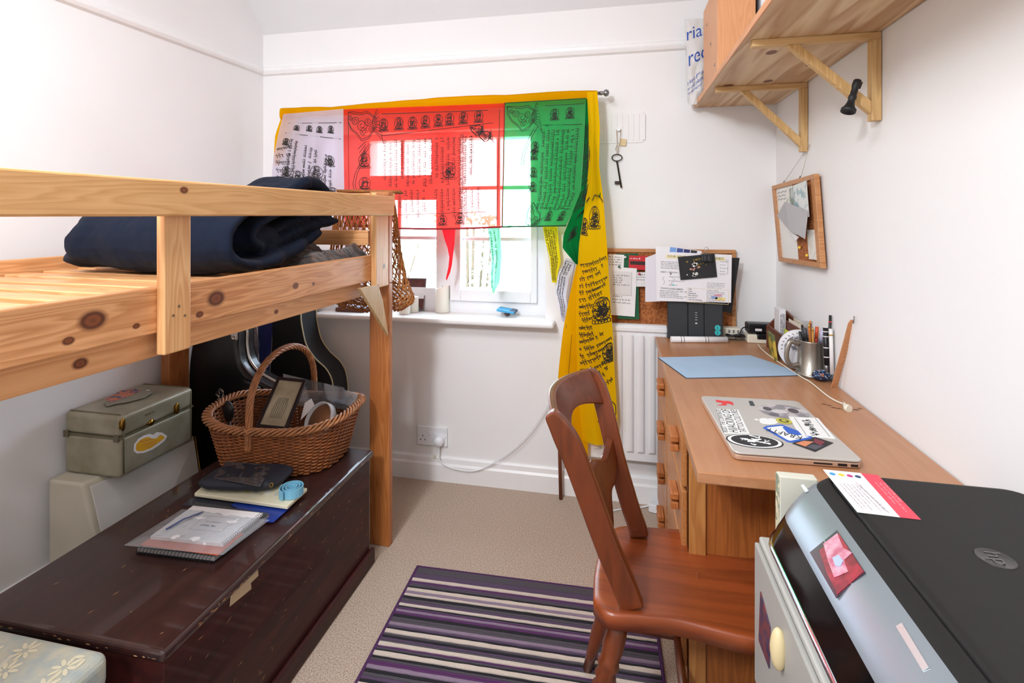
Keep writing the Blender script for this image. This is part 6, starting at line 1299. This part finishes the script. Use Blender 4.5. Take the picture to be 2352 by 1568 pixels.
# even spacing along the outline
acc = [0]; T_ = [k*2*PI/720 for k in range(721)]
for k in range(720): acc.append(acc[-1]+(bo(T_[k+1], 0)-bo(T_[k], 0)).length)
def thof(f_):
    import bisect
    d_ = (f_ % 1)*acc[-1]; i = min(719, max(0, bisect.bisect_right(acc, d_)-1)); return T_[i]+(d_-acc[i])/(acc[i+1]-acc[i]+1e-12)*(T_[1])
NS = 62; mb = MB(); NR = 25; SPP = 4
for r_ in range(NR):
    h = .004+r_*(HB-.012)/NR; pts = []
    for k in range(NS*SPP):
        f_ = k/(NS*SPP); ph = f_*NS*PI+(PI if r_ % 2 else 0); pts.append(bo(thof(f_), h+.0003*math.sin(k*1.7+r_), .0036*math.cos(ph)))
    mb.tube(pts, .0029, 5, closed=True)
mb.obj('weave', WK, bkt, kind='stuff')
mb = MB()
for k in range(NS): th = thof((k+.5)/NS); mb.tube([bo(th, 0), bo(th, HB*.5), bo(th, HB)], .0028, 5)
mb.obj('stakes', WKD, bkt, kind='stuff')
mb = MB(); bs = [(bo(thof(k/60), .002)) for k in range(60)]; mb.prism(bs, (0, 0, .005)); mb.obj('bottom', WK, bkt)
mb = MB()
for s_ in range(5):
    pts = []
    for k in range(300):
        f_ = k/300; a = f_*2*PI*15+s_*2*PI/5; th = thof(f_); p0 = bo(th, HB+.008, .012*math.cos(a)+.001); p0.z += .009*math.sin(a); pts.append(p0)
    mb.tube(pts, .0042, 6, closed=True)
mb.obj('braided_rim', WKP, bkt)
hA = q(572, 965, z=bkz+HB+.03); hB_ = q(722, 882, z=bkz+HB+.02); top = q(665, 800, y=(hA.y+hB_.y)/2)
hpts = []
for k in range(61):
    t_ = k/60; a = PI*t_; b_ = hA*(1-t_)+hB_*t_; mx = (hA+hB_)/2
    hpts.append(Vector((mx.x+(hA.x-mx.x)*math.cos(a)+.0, mx.y+(hA.y-mx.y)*math.cos(a), b_.z+(top.z-(hA.z+hB_.z)/2)*abs(math.sin(a))**.8)))
hpts = [hA+Vector((0, -.004, -.10)), hA+Vector((0, -.002, -.05))]+hpts+[hB_+Vector((0, .002, -.06))]
hpts = bez(hpts, 200)
mb = MB()
for s_ in range(6):
    pts = []
    for k, p_ in enumerate(hpts):
        d_ = (hpts[min(k+1, len(hpts)-1)]-hpts[max(k-1, 0)]).normalized(); u_ = d_.cross(Vector((1, 0, 0))).normalized(); v_ = d_.cross(u_); a = k*.16+s_*PI/3; pts.append(p_+(u_*math.cos(a)+v_*math.sin(a))*.0075)
    mb.tube(pts, .0045, 6)
mb.obj('handle', WKP, bkt)
mb = MB()
for s_ in (-1, 1): mb.tube([hA+Vector((-.012*s_, -.012, -.015)), hA+Vector((0, -.016, -.028)), hA+Vector((.014*s_, -.014, -.045))], .004, 6).obj('binding', WKP, bkt) if s_ == 1 else None
# contents
P_ = [q(*p_, y=1.60) for p_ in ((590, 955), (715, 880), (698, 920), (655, 972))]
pf_ = thing('framed_print', 'small dark framed picture tilted inside the wicker basket', 'picture frame', (bkx, bky, bkz+.03))
A_ = q(588, 968, y=1.52); B_ = q(655, 975, y=1.54); C_ = q(706, 876, y=1.66)
PFm = Pl(A_+Vector((0, 0, -.02)), B_-A_, C_-B_); Wf = .105; Hf = .185
for b in ((0, Wf, 0, .010), (0, Wf, Hf-.010, Hf), (0, .010, .0102, Hf-.0102), (Wf-.010, Wf, .0102, Hf-.0102)): PFm.sheet(*b, -.006, .008, 'frame', mat('frame_black', '#2a1f22', .35), pf_, .001)
PFm.sheet(.010, Wf-.010, .010, Hf-.010, -.004, .002, 'picture', mat('old_print', '#c9bfa4', .6, col2='#a59a80', vscale=14), pf_)
mb = MB()
for k in range(7): mb.tube([PFm.pt(Wf*(.3+.06*k), Hf*.2, .003), PFm.pt(Wf*(.28+.07*k), Hf*(.4+.05*(k % 3)), .003), PFm.pt(Wf*(.35+.05*k), Hf*.6, .003)], .001, 4)
mb.obj('drawing', mat('pencil_grey', '#77736a', .7), pf_, kind='stuff')
t = thing('hair_brush', 'black oval hairbrush head at the left inside the basket', 'brush', q(520, 950, y=1.56)); c_ = q(521, 945, y=1.58); MB().blob(c_, (.028, .016, .040), 18, 12).obj('head', BLACK, t); MB().tube([c_+Vector((.005, 0, -.036)), c_+Vector((.02, .01, -.10))], .007, 8).obj('grip', BLACK, t)
c_ = q(735, 965, y=1.63); t = thing('tambourine', 'round wooden hoop with skin face standing in the basket at right', 'drum', c_+Vector((0, 0, -.06))); axd = Vector((-.3, -.8, .55)).normalized()
MB().lathe([(.062, -.012), (.062, .012), (.058, .013), (.058, -.012)], c_, 32, axd).obj('hoop', mat('hoop_white', '#dcdce0', .4), t); MB().lathe([(.057, -.006), (.057, -.002), (.001, -.002)], c_, 32, axd).obj('skin', mat('drum_skin', '#a8714a', .6, var=.25, vscale=18), t)
CS = clear('clear_sheet', '#e4e8ec', .14, .12, .10, '#c9ced6')
for lab, pxs, yy in (('upright clear plastic sleeve at the back of the basket', ((650, 858), (720, 875), (790, 890), (800, 940), (655, 930)), 1.70), ('flat clear plastic lid tilted at the right of the basket', ((745, 880), (822, 905), (815, 935), (740, 915)), 1.69)):
    t = thing('plastic_sleeve', lab, 'plastic sheet', q(*pxs[-1], y=yy)); MB().prism([q(px_, py__, y=yy+(940-py__)*.0004) for px_, py__ in pxs], (0, .0012, 0)).obj('film', CS, t)
a_ = [q(*p_, y=1.57) for p_ in ((690, 965), (700, 925), (715, 915), (722, 930), (705, 950))]
t = thing('white_card_strip', 'bent white paper strip beside the framed picture in the basket', 'paper', a_[0]); MB().prism(a_, (0, .001, 0)).obj('strip', PAPER, t)

# ================================================================== vanity case on a typewriter case
VX0, VX1, VY0, VY1, VZ0, VZ1 = -1.786, -1.562, 1.345, 1.635, .402, .602
vc = thing('vanity_case', 'old grey green hard case with brass latches and a yellow sticker under the bed', 'case', (-1.66, 1.49, VZ0))
OLV = mat('olive_case', '#a7a18c', .42, var=.2, vscale=9, col2='#8a846e', metal=.15); OLE = mat('case_edge', '#6f6950', .5, var=.2)
MB().box(VX0, VX1, VY0, VY1, VZ0, VZ0+.128).obj('lower_shell', OLV, vc, bevel=.012, seg=4); MB().box(VX0, VX1, VY0, VY1, VZ0+.130, VZ1).obj('lid', OLV, vc, bevel=.014, seg=4)
MB().box(VX0-.0005, VX1+.0005, VY0-.0008, VY1+.0008, VZ0+.126, VZ0+.132).obj('seam_band', OLE, vc)
for y_ in (VY0+.012, VY1-.012):
    MB().tube([(VX1+.001, y_, VZ0+.012), (VX1+.001, y_, VZ1-.014), (VX1-.013, y_, VZ1+.001), (VX0+.014, y_, VZ1+.001), (VX0+.001, y_, VZ1-.014), (VX0+.001, y_, VZ0+.012)], .0022, 6).obj('edge_bead', OLE, vc)
for px_, py__ in ((282, 975), (407, 938)):
    p = q(px_, py__, x=VX1+.004); MB().blob(p, (.005, .0085, .021), 14, 10).obj('latch', BRASS, vc); MB().box(VX1+.0002, VX1+.003, p.y-.010, p.y+.010, p.z-.012, p.z+.014).obj('latch_plate', BRASS, vc)
p = q(347, 970, x=VX1+.001); MB().lathe([(.011, 0), (.010, .003), (.005, .003), (.004, .0045), (.001, .0045)], p, 20, (1, 0, 0)).obj('lock', BRASS, vc); MB().box(VX1, VX1+.002, p.y-.018, p.y+.018, p.z-.002, p.z+.002).obj('lock_plate', BRASS, vc)
p = q(344, 948, x=VX1+.001); MB().box(VX1, VX1+.003, p.y-.018, p.y+.018, p.z-.003, p.z+.003).obj('name_plate', OLE, vc, bevel=.001)
def vpoly(name, m, P_, h=.0006, par=None): return MB().prism([q(*p_, x=VX1+h) for p_ in P_], (.0003, 0, 0)).obj(name, m, par or vc)
vpoly('sticker', PAPER, [(307, 1035), (308, 1020), (318, 1007), (330, 1000), (343, 996), (352, 998), (360, 992), (372, 993), (384, 1001), (378, 1012), (366, 1022), (350, 1032), (330, 1040), (314, 1041)])
vpoly('sticker_print', mat('sticker_yellow', '#eab028', .5), [(312, 1032), (313, 1020), (322, 1010), (332, 1005), (342, 1003), (350, 1008), (360, 1006), (368, 998), (376, 1001), (378, 1006), (362, 1018), (348, 1028), (330, 1035), (316, 1036)], .0010)
for k in range(3): MB().tube([q(322+k*6, 1018+k*6-4, x=VX1+.0016), q(352+k*4, 1013+k*5-6, x=VX1+.0016)], .0007, 4).obj('sticker_line', REDP, vc)
for hx in (VX0+.012, VX1-.012): p = Vector((hx, VY0, 0)); MB().box(p.x-.010, p.x+.010, VY0-.004, VY0-.0005, VZ0+.118, VZ0+.140).obj('hinge', mat('dull_metal', '#77705c', .5, metal=.7), vc, bevel=.001)
hz = VZ1+.003; MB().prism([q(*p_, z=hz) for p_ in ((238, 927), (252, 918), (320, 897), (346, 893), (350, 903), (332, 914), (290, 925), (262, 929), (246, 934))], (0, 0, .004)).obj('handle', mat('handle_grey', '#8b8878', .5), vc, bevel=.001)
MB().prism([q(*p_, z=hz+.0045) for p_ in ((240, 918), (278, 897), (312, 893), (322, 899), (290, 912), (258, 923))], (0, 0, .001)).obj('travel_label', mat('travel_label', '#c9785a', .6, col2='#4a5a7c', vscale=70, ramp=(.4, .5)), vc); p = q(340, 897, z=hz+.004); MB().lathe([(.008, 0), (.006, .004), (.001, .005)], p, 14).obj('rivet', STEEL, vc)
tw = thing('typewriter_case', 'tall off white hard case standing under the grey vanity case', 'case', (-1.70, 1.5, 0))
TWM = mat('beige_case', '#cfc8b4', .5, var=.08, vscale=6); yA, yB = 1.30, 1.68; xb = -1.79
MB().hexa([(xb, yA, .002), (-1.53, yA, .002), (-1.53, yB, .002), (xb, yB, .002)], [(xb, yA, .400), (-1.655, yA, .400), (-1.60, yB, .400), (xb, yB, .400)]).obj('shell', TWM, tw, bevel=.010, seg=4)
MB().hexa([(-1.529, yA+.016, .01), (-1.525, yA+.016, .01), (-1.525, yB-.01, .01), (-1.529, yB-.01, .01)], [(-1.645, yA+.016, .385), (-1.640, yA+.016, .385), (-1.590, yB-.012, .385), (-1.594, yB-.012, .385)]).obj('front_panel', mat('case_white', '#dcd9d2', .4), tw, bevel=.001)
MB().tube([(-1.60, yB+.001, .395), (-1.53, yB+.001, .01)], .003, 6).obj('brass_edge', BRASS, tw)
# hard instrument case and soft bag by the corner
gc = thing('hard_instrument_case', 'black hard instrument case with metal rim and silver crest behind the trunk', 'instrument case', (-1.5, 1.83, 0))
GO = [(440, 1150), (432, 1000), (430, 860), (438, 790), (446, 740), (520, 735), (543, 758), (545, 800), (552, 835), (572, 862), (600, 880), (640, 905), (660, 960), (662, 1050), (650, 1150)]
Go = bez([q(*p_, y=1.775) for p_ in GO], 90); 
for p_ in Go: p_.x = max(p_.x, -1.745); p_.z = max(p_.z, .003)
GB = mat('case_black', '#101216', .33, var=.1, coat=.2)
MB().prism(Go, (0, .11, 0)).obj('shell', GB, gc, bevel=.018, seg=4)
MB().tube([p_+Vector((.004, .05, .002)) for p_ in Go[28:78]], .006, 8).obj('metal_rim', STEEL, gc)
p = q(536, 770, y=1.765); MB().box(p.x-.012, p.x+.014, 1.764, 1.7745, p.z-.02, p.z+.02).obj('latch', STEEL, gc, bevel=.003); MB().lathe([(.010, 0), (.008, .006), (.001, .007)], p+Vector((0, .0, -.012)), 16, (0, -1, 0)).obj('latch_knob', STEEL, gc)
p = q(572, 880, y=1.765); MB().tube([p+Vector((-.03, 0, .012)), p, p+Vector((.05, 0, -.018))], .009, 8, flat=.6).obj('handle', BLACK, gc)
c_ = q(507, 905, y=1.7735); mb = MB(); rnd = random.Random(3)
for k in range(16):
    a = k*.39; r1 = rnd.uniform(.006, .022); mb.tube([c_+Vector((r1*math.cos(a), 0, r1*1.3*math.sin(a))), c_+Vector((r1*1.2*math.cos(a+.5), -.0006, r1*1.5*math.sin(a+.5))), c_+Vector((r1*.6*math.cos(a+.9), 0, r1*.8*math.sin(a+.9)))], .0012, 4)
mb.tube([c_+Vector((.014*math.cos(k*.5), -.0004, .020*math.sin(k*.5))) for k in range(13)], .001, 4, closed=True)
mb.obj('silver_crest', STEEL, gc, kind='stuff')
sb_ = thing('soft_instrument_bag', 'black soft instrument bag with cream piping leaning by the back wall corner', 'instrument bag', (-1.45, 2.13, 0))
SO = [(618, 1130), (612, 1000), (620, 850), (624, 780), (626, 690), (682, 690), (692, 745), (702, 790), (722, 822), (750, 850), (764, 885), (768, 960), (764, 1130)]
So = bez([q(*p_, y=2.08) for p_ in SO], 72)
for p_ in So: p_.z = max(p_.z, .003)
MB().prism(So, (0, .12, 0)).obj('body', mat('bag_black', '#15161a', .8, var=.1, bump=.2), sb_, bevel=.015, seg=3); PIP = mat('piping_cream', '#c9bd9a', .7)
for off_ in (.0, .12): MB().tube([p_+Vector((.002, off_-.001, .002)) for p_ in So[30:70]], .003, 6).obj('piping', PIP, sb_)
MB().tube([p_+Vector((.0, -.001, 0)) for p_ in So[6:24]], .003, 6).obj('piping', PIP, sb_)
S_ = cloth([(592, 730), (594, 780), (596, 830), (600, 880)], [(625, 730), (624, 780), (621, 830), (618, 880)], 2.03, (.006, 1, 0)); MB().grid(S_, 10, 16).obj('blue_cloth', mat('royal_blue', '#1c2c6c', .85, var=.1), None, solid=.003, label='dark blue cloth hanging between the two black instrument cases', cat='cloth')
S_ = cloth([(566, 748), (560, 790), (555, 830), (556, 862)], [(588, 748), (596, 790), (592, 830), (580, 866)], 1.97, (.010, 1.2, 0)); t = thing('printed_scarf', 'grey white cloth covered in fine writing hanging beside the hard case', 'cloth', S_(.5, 1)); o_ = MB().grid(S_, 12, 20).obj('cloth', mat('scarf', '#aaa4ae', .85, var=.1), t)
st = []
for i in range(6): st += script_line((.15+.14*i, .1), (.15+.14*i, .95), .09, 3.4)
ribbons(S_, st, 'print', o_, .02, 3.4, m=mat('scarf_ink', '#5a5662', .8))
